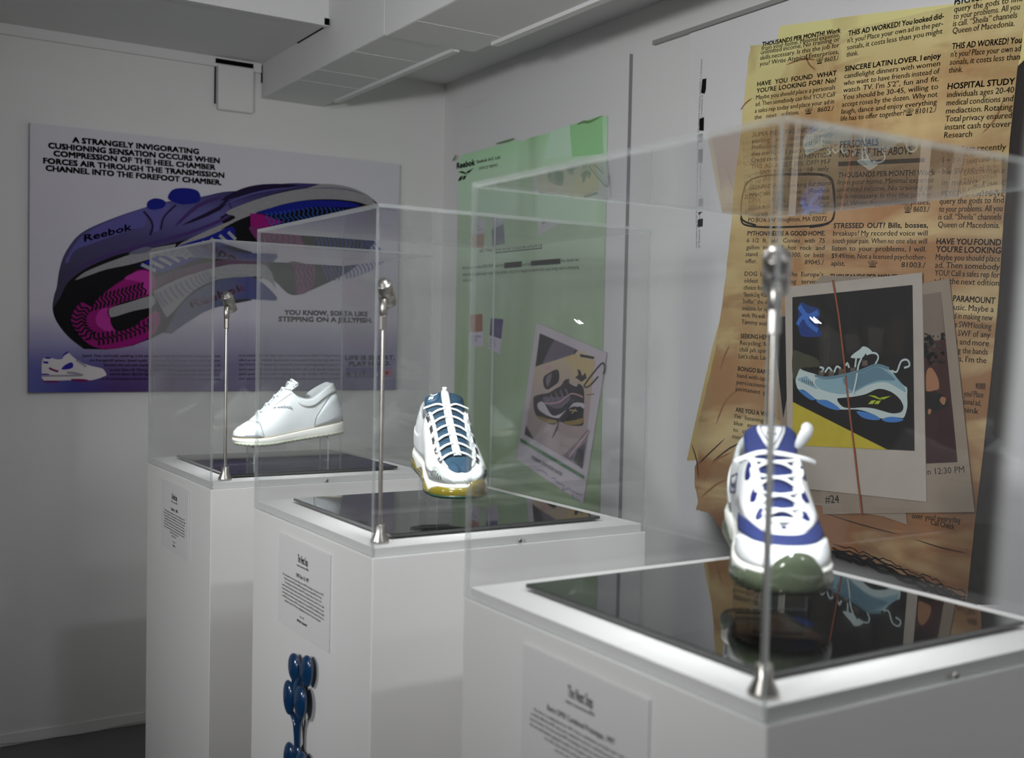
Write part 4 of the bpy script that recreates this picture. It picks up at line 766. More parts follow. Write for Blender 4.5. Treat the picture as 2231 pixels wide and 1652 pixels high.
z([(360, 440), (640, 420), (700, 470), (1050, 440), (1250, 330), (1350, 240), (1450, 200), (1540, 240), (1550, 300), (1500, 390), (1290, 455), (1100, 515), (870, 560), (600, 525)], k1)
z([(1750, 470), (1830, 490), (1900, 340), (1990, 310), (2020, 360), (2010, 420), (1940, 430), (1930, 560), (1980, 720), (1880, 640)], k1)
z([(1750, 470), (1830, 490), (1890, 340), (1960, 305), (2010, 330), (2020, 400), (1940, 430)], k6, True, 0.004); z([(1370, 230), (1440, 205), (1520, 215), (1550, 280), (1500, 380)], k6, True, 0.004)
z([(1140, 280), (1160, 230), (1270, 150), (1320, 105), (1400, 130), (1460, 200), (1360, 215), (1300, 280)], k6)
for q in ([(660, 420), (720, 440), (680, 500)], [(740, 500), (800, 425), (850, 490)], [(880, 500), (920, 410), (980, 440)], [(1060, 400), (1080, 355), (1110, 430)], [(1220, 260), (1200, 420)], [(1300, 280), (1250, 400), (1220, 600), (1170, 830)]): z(q, k6, True, 0.0045)
for q in ((650, 510), (800, 510), (950, 490), (1130, 470), (1310, 360)):
    for i in range(6): p.stroke([Z4(q[0], q[1]-30+i*14), Z4(q[0]+80, q[1]-40+i*14)], 0.0011, k11, 1, up=False)
p.n += 1
z([(590, 545), (750, 580), (1000, 545), (1290, 470), (1520, 385), (1720, 440)], k13, True, 0.005)
vector(p, Z4, (1400, 845), 3.6, 2.15, k8); p.build('photo_print', o)
st = [(765, 115), (790, 260), (808, 400), (830, 600), (848, 760), (866, 900), (884, 1060), (896, 1160), (906, 1250)]
MB().tube([FN.pt(*Bq(*q), 0.0118) for q in catmull(st, 3)], 0.0021, 6).build('string', ink('string_fibre', (130, 72, 48), GN, 0.8), nw)
# ------------------------------------------------------------------ text cards and balloon ornament on the plinth sides
m_card = mat('card_white', (214, 213, 212), 0.5); m_ct = mat('card_ink', (18, 17, 18), 0.6)
CT = [('Comfort 1, 1986', ['The running shoe company set out to make walking a sport of', 'its own. This leather shoe gave walkers a soft, light upper with', 'a firm heel counter and a flexible sole. The sole unit used a', 'lightweight midsole foam with air channels to soften each', 'step. The clean white leather and a simple, quiet look made', 'it a favourite for every day. The walking line grew quickly in', 'the years that followed, and many of its ideas about comfort', 'found their way into the', 'running shoes.'], 'No. 038', '#TheNextStep'),
      ('DMX Run 10, 1997', ['The running shoe was the result of eight years of DMX technology. In the summer of 1997,', 'Reebok revealed the DMX Series 2000 technology in the now famous DMX Run 10 shoe.', 'The technology was a hollow blow molded TPU component made up of a series of 10', 'interconnected air chambers (pods) located between the midsole and the outsole. The air inside', 'the pods moved in reaction to the motion of the wearer\u2019s stride with the heel strike forcing air', 'to the forefoot, and forefoot contact pushing it back. The name DMX Series 2000 was changed', 'to DMX10 in the summer of 1998. The streamlined and sleek look of the upper of the shoe is', 'indicative of other 1997 shoes, highlighting the ideas of the moon and speed.'], 'No. 040', '#DMXRun10   #ReebokDMX'),
      ('Retro DMX Combined Prototype, 1997', ['The shoe is a combination from 1997. It has a combination prototype upper and a sole', 'in which different DMX units were combined to test the cushioning system of air under the', 'foot of runners. The sole has the DMX technology, in which air moves between chambers in the heel', 'the sole and forefoot, giving the system its circulation and lightness. The upper was never used', 'for other shoes and the prototype never went into production.', 'one of a very small number of prototypes.'], 'No. 041', '#DMX')]
for k, (y, *_r2) in enumerate(CASES):
    FC = Frame('X', 0.0); yc = y+0.258; z0, z1 = 0.7255, 0.8785
    cdo = empty('text_card', (0, yc, z0), 'white text card on the side of the %s plinth' % ORD[k], 'label card', 'text cards on the plinths')
    bevel(MB().box((-0.003, yc-0.110, z0), (-0.0002, yc+0.110, z1)).build('card', m_card, cdo), 0.0006)
    FC = Frame('X', -0.003); p = Print(FC, 0.0003); title, body, num, tagl = CT[k]; ac = -yc
    def ctr(t_, b, wd, cap, bd=0.0, just=False): p.text(t_, (ac-wd/2, b), (ac+wd/2, b), cap, m_ct, bold=bd, justify=just)
    ctr('The Next Step', z1-0.0345, 0.044, 0.0125, 0.016); ctr('Reebok Commercial Series (DMX)', z1-0.0415, 0.050, 0.0028, 0.02)
    ctr(title, z1-0.060, 0.055 if k < 2 else 0.118, 0.0062, 0.012)
    bl = [0.180 if len(t_) > 60 else 0.15 for t_ in body]
    for i, t_ in enumerate(body): wd = min(0.184, 0.00196*len(t_)+0.006) if k else min(0.18, 0.0028*len(t_)); ctr(t_, z1-0.0685-i*0.0062, wd, 0.0034, 0.006)
    zz = z1-0.0685-len(body)*0.0062-0.006; ctr(num, zz, 0.018, 0.0032); ctr(tagl, zz-0.0085, 0.044 if k == 1 else 0.02, 0.0036, 0.03)
    p.build('lettering', cdo)
# blue balloon-like ornament on the middle plinth
FO = Frame('X', -0.012); bo = empty('balloon_ornament', (-0.012, 0.27, 0.42), 'glossy dark blue ornament of balloon-like lobes on the middle plinth', 'ornament')
m_bal = mat('glossy_blue', (5, 50, 88), 0.22, spec=0.6, coat=0.6)
W5 = lambda x, y: FO.px(600+x/6.556, 1400+y/6.556)
def lobe(name, p0, p1, wd, off=0.0, par=None):
    (a0, b0), (a1, b1) = W5(*p0), W5(*p1); n = 15; pts = []; rs = []
    for i in range(n):
        th = PI*(0.02+0.96*i/(n-1)); t = (1-math.cos(th))/2; pts.append(FO.pt(a0+(a1-a0)*t, b0+(b1-b0)*t, off)); rs.append(wd*0.66*math.sin(th)**0.85)
    return MB().tube(pts, rs, 16, flat=0.42, nrm=(1, 0, 0)).build(name, m_bal, par or bo)
lobe('lobe', (258, 150), (285, 560), 0.030); lobe('lobe', (470, 198), (430, 620), 0.030); lobe('lobe', (215, 530), (235, 1030), 0.027, 0.004); lobe('lobe', (420, 620), (400, 1070), 0.030, 0.006)
lobe('lobe', (320, 500), (320, 1000), 0.026, -0.001)
for a, b, c_ in (((240, 1000), (290, 1150), (312, 1460)), ((400, 1040), (345, 1180), (330, 1460)), ((320, 940), (322, 1150), (320, 1460)), ((380, 500), (350, 560), (330, 900)), ((280, 520), (270, 600), (300, 900))):
    MB().tube([FO.pt(*W5(*q), 0.001) for q in catmull([a, b, c_], 5)], 0.0042, 8).build('stem', m_bal, bo)
lobe('lobe', (225, 1425), (215, 1900), 0.030, 0.002); lobe('lobe', (405, 1560), (400, 1990), 0.030, 0.003); lobe('lobe', (310, 1440), (310, 1900), 0.026); lobe('lobe', (230, 1880), (250, 2240), 0.028)
# ------------------------------------------------------------------ shoes
def vlerp(a, b, t): return tuple(a[i]+(b[i]-a[i])*t for i in range(len(a)))
class Shoe:
    """upper lofted between the sole outline (ring B) and the collar and throat opening (ring T).
    local frame: x from heel to toe, y to the left, z up; r runs round the ring (0 heel, N/2 toe), v from sole 0 to opening 1"""
    def __init__(s, half, asym=0.003, toe=(0, 0, 0), yaw=0.0, pitch=0.0, L=0.295, toez=0.0, k=1.0):
        # half: list of (bx, by, bz, tx, ty, tz, h1, o1, o2, h2)
        full = [list(q) for q in half]+[[q[0], -q[1], q[2], q[3], -q[4], q[5]]+list(q[6:]) for q in half[-2:0:-1]]
        for q in full:
            d = asym*math.sin(min(1, max(0, (q[0]-0.08)/0.2))*PI); q[1] += d; q[4] += d*0.6
        s.full = full; s.N = len(full); s.H = len(half)-1
        c, sn = math.cos(yaw), math.sin(yaw); R = Matrix(((c, -sn, 0), (sn, c, 0), (0, 0, 1))) @ Matrix.Rotation(pitch, 3, 'Y') @ Matrix.Scale(k, 3)
        s.R = R; s.t = Vector(toe)-R @ Vector((L, 0, toez))
        s.ctr = Vector((0.13, 0, 0.05))
    def W(s, p): return s.R @ Vector(p)+s.t
    def row(s, r):
        N = s.N; i = int(math.floor(r)) % N; t = r-math.floor(r); f = s.full; a, b, c, d = f[(i-1) % N], f[i], f[(i+1) % N], f[(i+2) % N]
        return [0.5*(2*b[j]+(-a[j]+c[j])*t+(2*a[j]-5*b[j]+4*c[j]-d[j])*t*t+(-a[j]+3*b[j]-3*c[j]+d[j])*t**3) for j in range(len(b))]
    def outw(s, r):
        a, b = s.row(r-0.15), s.row(r+0.15); dx, dy = b[0]-a[0], b[1]-a[1]; d = math.hypot(dx, dy) or 1e-9
        return Vector((dy/d, -dx/d, 0))*-1 if s.ccw() else Vector((dy/d, -dx/d, 0))
    def ccw(s): return True
    def P(s, r, v):
        q = s.row(r); o = s.outw(r); B = Vector(q[0:3]); T_ = Vector(q[3:6])
        C1 = B+o*q[7]+Vector((0, 0, q[6])); C2 = T_+o*q[8]+Vector((0, 0, q[9])); u = 1-v
        return B*u**3+C1*(3*u*u*v)+C2*(3*u*v*v)+T_*v**3
    def nrm(s, r, v):
        e = 0.02; a = s.P(r+e, v)-s.P(r-e, v); b = s.P(r, min(1, v+e))-s.P(r, max(0, v-e)); n = a.cross(b)
        n = n.normalized() if n.length > 1e-12 else Vector((0, 0, 1))
        return n if n.dot(s.P(r, v)-Vector((min(0.22, max(0.06, s.P(r, v).x)), 0, 0.03))) > 0 else -n
    def off(s, r, v, d): return s.W(s.P(r, v)+s.nrm(r, v)*d)
    def upper(s, name, m, par, nr=120, nv=22, vtop=1.0):
        mb = MB(); mb.grid([[s.W(s.P(s.N*i/nr, vtop*j/(nv-1))) for j in range(nv)] for i in range(nr)], nr, nv, 0, True); return mb.build(name, m, par)
    def lining(s, name, m, par, depth=0.055, nr=96):
        rows = []
        for i in range(nr):
            r = s.N*i/nr; q = s.row(r); o = s.outw(r); T_ = Vector(q[3:6]); k = min(1.0, max(0.0, (0.20-q[3])/0.06))
            ins = [(0, 0), (-0.002, 0.002), (-0.0045, 0.001), (-0.0065, -0.004), (-0.007, -0.02*k-0.004), (-0.005, -depth*k-0.008), (-0.012, -depth*k-0.02)]
            rows.append([s.W(T_+o*a+Vector((0, 0, b))) for a, b in ins])
        mb = MB().grid(rows, nr, 7, 0, True); mb.add([q[6] for q in rows], [tuple(range(nr))]); return mb.build(name, m, par)
    def band(s, name, pts, m, par, d=0.0012, nr=None, nv=5):
        """panel between lower and upper edge: pts = [(r, vlo, vhi), ...], raised by d with a skirt"""
        c = catmull(pts, 5); rows = []
        for r, a, b in c:
            rows.append([s.off(r, a, -0.0002)]+[s.off(r, a+(b-a)*j/(nv-1), d) for j in range(nv)]+[s.off(r, b, -0.0002)])
        mb = MB().grid(rows, len(rows), nv+2); return mb.build(name, m, par)
    def seam(s, name, pts, m, par, rad=0.0006, d=0.0004, n=5):
        return MB().tube([s.off(r, v, d) for r, v in catmull(pts, n)], rad, 6).build(name, m, par)
    def sole(s, name, m, par, prof, nr=120, cap=True):
        """prof(q, o) -> list of (out, z) from top to bottom for ring row q"""
        rows = []
        for i in range(nr):
            r = s.N*i/nr; q = s.row(r); o = s.outw(r); rows.append([s.W(Vector((q[0], q[1], 0))+o*a+Vector((0, 0, z_))) for a, z_ in prof(q, r)])
        n = len(rows[0]); mb = MB().grid(rows, nr, n, 0, True)
        if cap: mb.add([q[0] for q in rows], [tuple(range(nr))]); mb.add([q[n-1] for q in rows], [tuple(range(nr))[::-1]])
        return mb.build(name, m, par)
    def tongue(s, name, m, par, cen, th=0.003, nw=13, n=5):
        """cen: list of (x, z, halfwidth, crown)"""
        c = catmull(cen, n); rows = []
        for k, (x, z_, hw, cr) in enumerate(c):
            a = c[max(0, k-1)]; b = c[min(len(c)-1, k+1)]; t = Vector((b[0]-a[0], 0, b[1]-a[1])).normalized(); up = Vector((-t.z, 0, t.x)); up = up if up.z > 0 else -up
            top = [Vector((x, hw*w_, z_))-up*(cr*w_*w_) for w_ in [i/(nw-1)*2-1 for i in range(nw)]]
            rows.append([s.W(p) for p in top]+[s.W(p-up*th) for p in reversed(top)])
        mb = MB(); L = len(rows); W_ = 2*nw
        for i in range(L-1):
            for j in range(W_):
                j2 = (j+1) % W_; mb.add([rows[i][j], rows[i][j2], rows[i+1][j2], rows[i+1][j]], [(0, 1, 2, 3)], 0, True)
        mb.add(rows[0], [tuple(range(W_))]); mb.add(rows[-1], [tuple(range(W_))[::-1]])
        o = mb.build(name, m, par); s.cen = c
        bmm = bmesh.new(); bmm.from_mesh(o.data); bmesh.ops.remove_doubles(bmm, verts=bmm.verts, dist=1e-6); bmm.to_mesh(o.data); bmm.free(); return o
    def tp(s, f, w_, d=0.0):
        """point on the tongue: f along (0 toe end, 1 top), w_ across, d above"""
        c = s.cen; x = f*(len(c)-1); i = min(len(c)-2, int(x)); q = vlerp(c[i], c[i+1], x-i); t = Vector((c[i+1][0]-c[i][0], 0, c[i+1][1]-c[i][1])).normalized(); up = Vector((-t.z, 0, t.x)); up = up if up.z > 0 else -up
        return s.W(Vector((q[0], q[2]*w_, q[1]))-up*(q[3]*w_*w_)+up*d)
    def on_tongue(s, name, poly, m, par, d=0.001, th=0.001):
        """flat patch on the tongue from (f, w) outline"""
        pts = catmull(poly, 3, True); cx = sum(p[0] for p in pts)/len(pts); cw = sum(p[1] for p in pts)/len(pts); rings = []
        for k in (1.0, 0.97, 0.6, 0.3, 0.02): rings.append([s.tp(cx+(p[0]-cx)*k, cw+(p[1]-cw)*k, d-th if k == 1.0 else d) for p in pts])
        mb = MB().grid([[rings[j][i] for j in range(5)] for i in range(len(pts))], len(pts), 5, 0, True); return mb.build(name, m, par)
    def text_on(s, name, txt, r0, r1, v0, v1, m, par, d=0.0004, bold=0.02, slant=0.0):
        g = glyphs(txt, bold); (vs, fs), x0, x1 = g; out = []
        for gx, gy in vs: u_ = (gx-x0)/(x1-x0); out.append(s.off(r0+(r1-r0)*u_, v0+(v1-v0)*gy/CAPH+slant*u_, d))
        return MB().add(out, fs).build(name, m, par)
def emblem_on(S_, name, f0, w0, df, dw, m, par, d):
    g = [[(0, 0), (28, 3), (62, 34), (48, 30)], [(48, 18), (98, 4), (66, 30), (60, 26)], [(0, 62), (14, 38), (34, 34), (20, 62)], [(26, 62), (36, 40), (54, 38), (44, 62)]]
    mb = MB()
    for q in g: mb.add([S_.tp(f0-df*y/62, w0+dw*x/98, d) for x, y in q], [(0, 1, 2, 3)])
    return mb.build(name, m, par)
STRIDE = {}
def toe_spring(x, L, k=0.011, x0=0.19): return k*max(0.0, (x-x0)/(L-x0))**2
# ---- 1: white leather walking shoe, side on
m_lea = mat('white_leather', (218, 222, 222), 0.42, bump=(140, 0.06, 0.0008), trans=0.0); m_lea2 = mat('white_leather_shade', (208, 214, 216), 0.45, bump=(140, 0.06, 0.0008))
m_thr = mat('grey_stitch', (110, 122, 124), 0.7); m_eva = mat('white_foam', (232, 232, 224), 0.55); m_rub = mat('cream_rubber', (196, 202, 182), 0.6, trans=0.0)
m_lin = mat('white_lining', (188, 192, 192), 0.85); m_lace = mat('white_lace', (228, 230, 230), 0.7, bump=(900, 0.3, 0.0006)); m_gold = mat('tan_welt', (168, 148, 104), 0.6)
def base_z(x, L, zh, zt): return zh+(zt-zh)*min(1, max(0, x/L))+toe_spring(x, L)
def mkhalf(L, bw, top, zh, zt, ctl):
    """bw: (x, halfwidth) of sole; top: (x, y, z); ctl: (h1, o1, o2, h2)"""
    return [(x, y, base_z(x, L, zh, zt))+tuple(t)+tuple(c) for (x, y), t, c in zip(bw, top, ctl)]
L1 = 0.288
bw = [(0.006, 0), (0.013, 0.020), (0.042, 0.0315), (0.082, 0.0325), (0.118, 0.032), (0.152, 0.035), (0.186, 0.0405), (0.220, 0.0435), (0.250, 0.0385), (0.274, 0.025), (0.284, 0)]
tp_ = [(0.024, 0, 0.126), (0.031, 0.019, 0.1275), (0.060, 0.031, 0.115), (0.094, 0.0335, 0.0985), (0.124, 0.031, 0.106), (0.145, 0.023, 0.124), (0.174, 0.0165, 0.107), (0.203, 0.0125, 0.0855), (0.224, 0.009, 0.071), (0.236, 0.005, 0.064), (0.2385, 0, 0.0625)]
ct = [(0.035, 0.004, 0.010, -0.03), (0.035, 0.005, 0.009, -0.028), (0.03, 0.004, 0.006, -0.024), (0.026, 0.003, 0.004, -0.02), (0.028, 0.002, 0.006, -0.02), (0.032, 0.002, 0.014, -0.018), (0.030, 0.003, 0.017, -0.012), (0.026, 0.005, 0.017, -0.010), (0.024, 0.006, 0.018, -0.010), (0.022, 0.006, 0.020, -0.011), (0.022, 0.004, 0.022, -0.012)]
s1 = empty('walking_shoe', (0.25, 1.01, 0.96), 'plain white leather walking shoe in side view, in the farthest case', 'shoe', 'shoes on display')
A1 = Shoe(mkhalf(L1, bw, tp_, 0.030, 0.0165, ct), 0.003, (0.1235, 1.012, 0.965), PI+0.0, math.radians(6.6), L1, 0.011, 0.95)
A1.upper('upper', m_lea, s1); A1.lining('lining', m_lin, s1)
A1.tongue('tongue', m_lea2, s1, [(0.242, 0.0600, 0.006, 0.001), (0.215, 0.0770, 0.0115, 0.003), (0.185, 0.0985, 0.0155, 0.004), (0.155, 0.1215, 0.020, 0.006), (0.132, 0.1385, 0.0245, 0.008), (0.122, 0.1445, 0.022, 0.008), (0.118, 0.1440, 0.015, 0.004)], 0.004)
def pr1(q, r): z_ = q[2]; b = toe_spring(q[0], L1); return [(-0.012, z_), (0.0012, z_+0.0004), (0.0028, z_-0.001), (0.0034, z_-0.004), (0.0036, (z_+b)/2+0.002), (0.0028, b+0.0085)]
A1.sole('midsole', m_eva, s1, pr1)
def pr1b(q, r): b = toe_spring(q[0], L1)-(0.0015 if int(r*6) % 2 else 0); return [(-0.006, toe_spring(q[0], L1)+0.0086), (0.0026, toe_spring(q[0], L1)+0.0085), (0.0022, b+0.004), (0.0002, b+0.0006), (-0.004, b)]
A1.sole('outsole', m_rub, s1, pr1b, 240)
A1.sole('welt', m_gold, s1, lambda q, r: [(-0.004, q[2]+0.0014), (0.0016, q[2]+0.0014), (0.0019, q[2]+0.0002), (-0.004, q[2]+0.0002)], cap=False)
for sd in (0, 1):
    F = (lambda r: r) if sd == 0 else (lambda r: A1.N-r)
    A1.band('heel_panel', [(F(0.0), 0.03, 0.74), (F(0.8), 0.03, 0.735), (F(1.6), 0.03, 0.72), (F(2.4), 0.03, 0.55), (F(3.05), 0.03, 0.30), (F(3.25), 0.03, 0.05)], m_lea2, s1, 0.0010)
    A1.band('toe_panel', [(F(10.0), 0.03, 0.93), (F(9.4), 0.03, 0.92), (F(8.8), 0.03, 0.86), (F(8.2), 0.03, 0.70), (F(7.6), 0.03, 0.52), (F(7.2), 0.03, 0.10)], m_lea2, s1, 0.0008)
    A1.band('eyestay', [(F(9.4), 0.93, 0.995), (F(8.4), 0.88, 0.995), (F(7.2), 0.85, 0.995), (F(6.0), 0.83, 0.995), (F(5.3), 0.83, 0.985), (F(4.8), 0.90, 0.97)], m_lea, s1, 0.0012)
    A1.band('collar_pad', [(F(0.0), 0.76, 0.99), (F(1.0), 0.76, 0.99), (F(2.0), 0.76, 0.99), (F(3.0), 0.70, 0.99), (F(4.0), 0.72, 0.98), (F(4.6), 0.84, 0.97)], m_lea, s1, 0.0028)
    A1.seam('seam', [(F(3.27), 0.05), (F(3.05), 0.31), (F(2.4), 0.56), (F(1.6), 0.735), (F(0.8), 0.75), (F(0.0), 0.755)], m_thr, s1, 0.0007, 0.0010)
    A1.seam('seam', [(F(7.17), 0.06), (F(7.58), 0.53), (F(8.2), 0.715), (F(8.8), 0.87), (F(9.4), 0.925)], m_thr, s1, 0.0006, 0.0008)
    A1.seam('seam', [(F(4.3), 0.97), (F(3.6), 0.995), (F(3.0), 1.0), (F(2.4), 0.995), (F(1.8), 0.99)], m_thr, s1, 0.0008, 0.0004)
A1.text_on('brand_lettering', 'Reebok', 6.45, 4.85, 0.735, 0.81, mat('grey_lettering', (96, 106, 110), 0.6), s1, 0.0008, 0.012, -0.27)
for i in range(6):
    f = 0.14+i*0.125
    for sg in (1, -1):
        a = A1.tp(f, -1.05*sg, 0.003); b = A1.tp(f+0.03, 0, 0.0055); c = A1.tp(f+0.06, 1.05*sg, 0.003)
        MB().tube(catmull([tuple(a), tuple(vlerp(a, b, .5)), tuple(b), tuple(vlerp(b, c, .5)), tuple(c)], 3), 0.0027, 8, flat=0.6).build('lace', m_lace, s1)
# ---- 2: teal and white running shoe on its stand
m_teal = mat('teal_suede', (27, 58, 78), 0.85, noise=(260, 0.25), bump=(500, 0.3, 0.0006)); m_teald = mat('teal_seam', (24, 58, 80), 0.9)
m_mesh = weave('white_mesh', (226, 230, 228), (120, 126, 124), 520); m_white = mat('white_synthetic', (222, 224, 224), 0.5, bump=(120, 0.08, 0.0008)); m_grey = mat('reflective_grey', (150, 156, 152), 0.35)
m_yel = mat('yellow_air_pod', (112, 100, 24), 0.18, spec=0.6, trans=0.0, coat=0.4); m_grn = mat('dark_green_rubber', (28, 60, 44), 0.35); m_hole = mat('black_slot', (14, 14, 15), 0.8); m_web = mat('black_stripe', (26, 26, 28), 0.8); m_silver = mat('silver_emblem', (214, 218, 206), 0.35)
L2 = 0.300
bw2 = [(0.008, 0), (0.015, 0.022), (0.045, 0.0345), (0.085, 0.0355), (0.122, 0.0355), (0.156, 0.039), (0.190, 0.0445), (0.226, 0.0475), (0.258, 0.0425), (0.284, 0.0275), (0.2945, 0)]
tp2 = [(0.026, 0, 0.118), (0.034, 0.021, 0.119), (0.064, 0.033, 0.108), (0.098, 0.036, 0.098), (0.124, 0.036, 0.108), (0.142, 0.0335, 0.121), (0.174, 0.031, 0.102), (0.207, 0.0315, 0.0815), (0.239, 0.0305, 0.0640), (0.263, 0.021, 0.0525), (0.2735, 0, 0.0470)]
ct2 = [(0.035, 0.006, 0.010, -0.03), (0.035, 0.006, 0.009, -0.028), (0.03, 0.005, 0.006, -0.024), (0.028, 0.004, 0.005, -0.02), (0.030, 0.003, 0.006, -0.02), (0.034, 0.003, 0.010, -0.018), (0.030, 0.004, 0.010, -0.012), (0.026, 0.005, 0.010, -0.009), (0.022, 0.006, 0.012, -0.008), (0.020, 0.007, 0.016, -0.008), (0.020, 0.006, 0.018, -0.009)]
s2_ = empty('running_shoe', (0.26, 0.26, 0.95), 'white running shoe with teal tongue and yellow air pods, in the middle case', 'shoe', 'shoes on display')
YAW2 = math.atan2(-0.955, -0.285)
A2 = Shoe(mkhalf(L2, bw2, tp2, 0.034, 0.022, ct2), 0.003, (0.2205, 0.126, 0.956), YAW2, math.radians(7.5), L2, 0.011)
A2.upper('upper', m_white, s2_); A2.lining('lining', m_lin, s2_)
A2.tongue('tongue', m_teal, s2_, [(0.281, 0.0435, 0.008, 0.002), (0.269, 0.0505, 0.023, 0.004), (0.240, 0.0665, 0.0320, 0.0055), (0.206, 0.0855, 0.0315, 0.006), (0.174, 0.1050, 0.0320, 0.0065), (0.146, 0.1245, 0.0335, 0.0075), (0.126, 0.1415, 0.0350, 0.009), (0.117, 0.1500, 0.0320, 0.008), (0.112, 0.1520, 0.0200, 0.004)], 0.005)
# toe box: perforated mesh, teal vamp rim, grey vented panel
A2.band('toe_mesh', [(7.9, 0.10, 0.985), (8.6, 0.06, 0.985), (9.3, 0.04, 0.985), (10.0, 0.04, 0.985), (10.7, 0.04, 0.985), (11.4, 0.06, 0.985), (12.1, 0.10, 0.985)], m_mesh, s2_, 0.0009, nv=9)
A2.on_tongue('toe_emboss', [(0.08, -0.55), (0.085, -0.15), (0.16, -0.12), (0.205, -0.40), (0.19, -0.68), (0.13, -0.78)], m_teal, s2_, 0.0030, 0.003); A2.on_tongue('toe_emboss', [(0.08, 0.55), (0.085, 0.15), (0.16, 0.12), (0.205, 0.40), (0.19, 0.68), (0.13, 0.78)], m_teal, s2_, 0.0030, 0.003)
for sd in (0, 1):
    F = (lambda r: r) if sd == 0 else (lambda r: A2.N-r)
    A2.band('side_panel', [(F(8.0), 0.30, 0.90), (F(7.4), 0.20, 0.94), (F(6.4), 0.12, 0.94), (F(5.4), 0.10, 0.92), (F(4.6), 0.10, 0.80), (F(3.6), 0.10, 0.62), (F(2.4), 0.10, 0.50), (F(1.2), 0.10, 0.45)], m_white, s2_, 0.0018, nv=8)
    A2.band('vent_panel', [(F(9.55), 0.04, 0.07), (F(9.1), 0.04, 0.34), (F(8.7), 0.04, 0.56), (F(8.35), 0.04, 0.66), (F(7.8), 0.04, 0.36), (F(7.2), 0.04, 0.08)], m_grey, s2_, 0.0016)
    for i in range(6):
        r = F(7.95+i*0.17); vt = 0.46-abs(i-2.6)*0.06
        MB().tube([A2.off(r, 0.17, 0.0018), A2.off(r-(0.06 if sd == 0 else -0.06), vt, 0.0018)], 0.0010, 6).build('vent_slot', m_hole, s2_)
    A2.seam('throat_piping', [(F(9.0), 0.99), (F(8.0), 0.97), (F(7.0), 0.965), (F(6.0), 0.965), (F(5.0), 0.965)], m_grey, s2_, 0.0014, 0.0008)
    for i in range(5):                                   # striped webbing loops
        r = F(8.25-i*0.72); mb = MB(); ms = MB()
        wv = 0.21
        A2.band('webbing_loop', [(r-wv, 0.86, 1.015), (r, 0.86, 1.02), (r+wv, 0.86, 1.015)], m_white, s2_, 0.0028)
        for j in range(5):
            rr = r-wv+2*wv*(j+0.5)/5; ms.tube([A2.off(rr, 0.865, 0.0030), A2.off(rr, 0.94, 0.0032), A2.off(rr, 1.01, 0.0030)], 0.0010, 5)
        ms.build('webbing_stripe', m_web, s2_)
st2 = MB(); rows = []
for k in range(31):                                      # lace keeper strap down the tongue
    f = 0.245+0.755*k/30; w_ = 0.20; rows.append([A2.tp(f, -w_, 0.002), A2.tp(f, -w_, 0.0042), A2.tp(f, 0, 0.0046), A2.tp(f, w_, 0.0042), A2.tp(f, w_, 0.002)])
rows.append([A2.tp(1.0, a, d+0.006) for a, d in ((-0.20, 0.002), (-0.20, 0.0042), (0, 0.0046), (0.20, 0.0042), (0.20, 0.002))])
st2.grid(rows, len(rows), 5, 0); st2.build('lace_keeper', m_lace, s2_)
for i in range(6):
    f = 0.265+i*0.074
    for sg in (-1, 1):
        a = A2.tp(f, 0.12*sg, 0.0058); b = A2.tp(f-0.012, 0.55*sg, 0.0046); c = A2.tp(f-0.045, 1.06*sg, 0.0035)
        MB().tube(catmull([tuple(a), tuple(b), tuple(c)], 5), 0.0038, 8, flat=0.5).build('lace', m_lace, s2_)
    MB().tube([A2.tp(f-0.02, 0.0, 0.0045), A2.tp(f+0.02, 0.0, 0.0045)], 0.0030, 8, flat=0.5).build('lace', m_lace, s2_)
for sg in (-1, 1): MB().tube(catmull([tuple(A2.tp(0.655, 0.1*sg, 0.006)), tuple(A2.tp(0.685, 0.5*sg, 0.005)), tuple(A2.tp(0.675, 1.16*sg, 0.004))], 5), 0.0038, 8, flat=0.5).build('lace', m_lace, s2_)
for i in range(5):
    f = 0.302+i*0.074
    for sg in (-1, 1): MB().tube(catmull([tuple(A2.tp(f, 0.24*sg, 0.0006)), tuple(A2.tp(f+0.008, 0.5*sg, 0.0006)), tuple(A2.tp(f-0.012, 0.85*sg, 0.0006))], 4), 0.0009, 5).build('tongue_seam', m_teald, s2_)
A2.on_tongue('tongue_badge', [(0.74, -0.90), (0.74, -0.42), (0.82, -0.29), (0.91, -0.42), (0.91, -0.82), (0.82, -0.95)], mat('teal_badge', (30, 64, 88), 0.5), s2_, 0.0016, 0.0014)
emblem_on(A2, 'emblem', 0.885, -0.86, 0.12, 0.50, m_silver, s2_, 0.0024)
A2.on_tongue('tongue_patch', [(0.74, 0.36), (0.74, 0.84), (0.86, 0.94), (0.92, 0.58), (0.86, 0.33)], m_teal, s2_, 0.0016, 0.0014)
def pod2(x): return 0.009+0.011*abs(math.sin((x-0.02)*PI/0.075))
def pr2(q, r): z_ = q[2]; b = toe_spring(q[0], L2)+min(z_-0.004-toe_spring(q[0], L2), pod2(q[0])); return [(-0.012, z_), (0.0010, z_+0.0010), (0.0040, z_-0.001), (0.0052, (z_*0.6+b*0.4)), (0.0046, b)]
A2.sole('midsole', m_eva, s2_, pr2, 180)
def pr2b(q, r):
    z0 = toe_spring(q[0], L2); b = z0+min(q[2]-0.004-z0, pod2(q[0])); return [(-0.004, b+0.0003), (0.0046, b), (0.0072, b*0.6+z0*0.4), (0.0062, z0+0.005)]
A2.sole('air_pods', m_yel, s2_, pr2b, 180)
A2.sole('outsole', m_grn, s2_, lambda q, r: [(-0.003, toe_spring(q[0], L2)+0.0052), (0.0062, toe_spring(q[0], L2)+0.005), (0.0060, toe_spring(q[0], L2)+0.001), (0.002, toe_spring(q[0], L2)-(0.0012 if int(r*7) % 2 else 0))], 280)
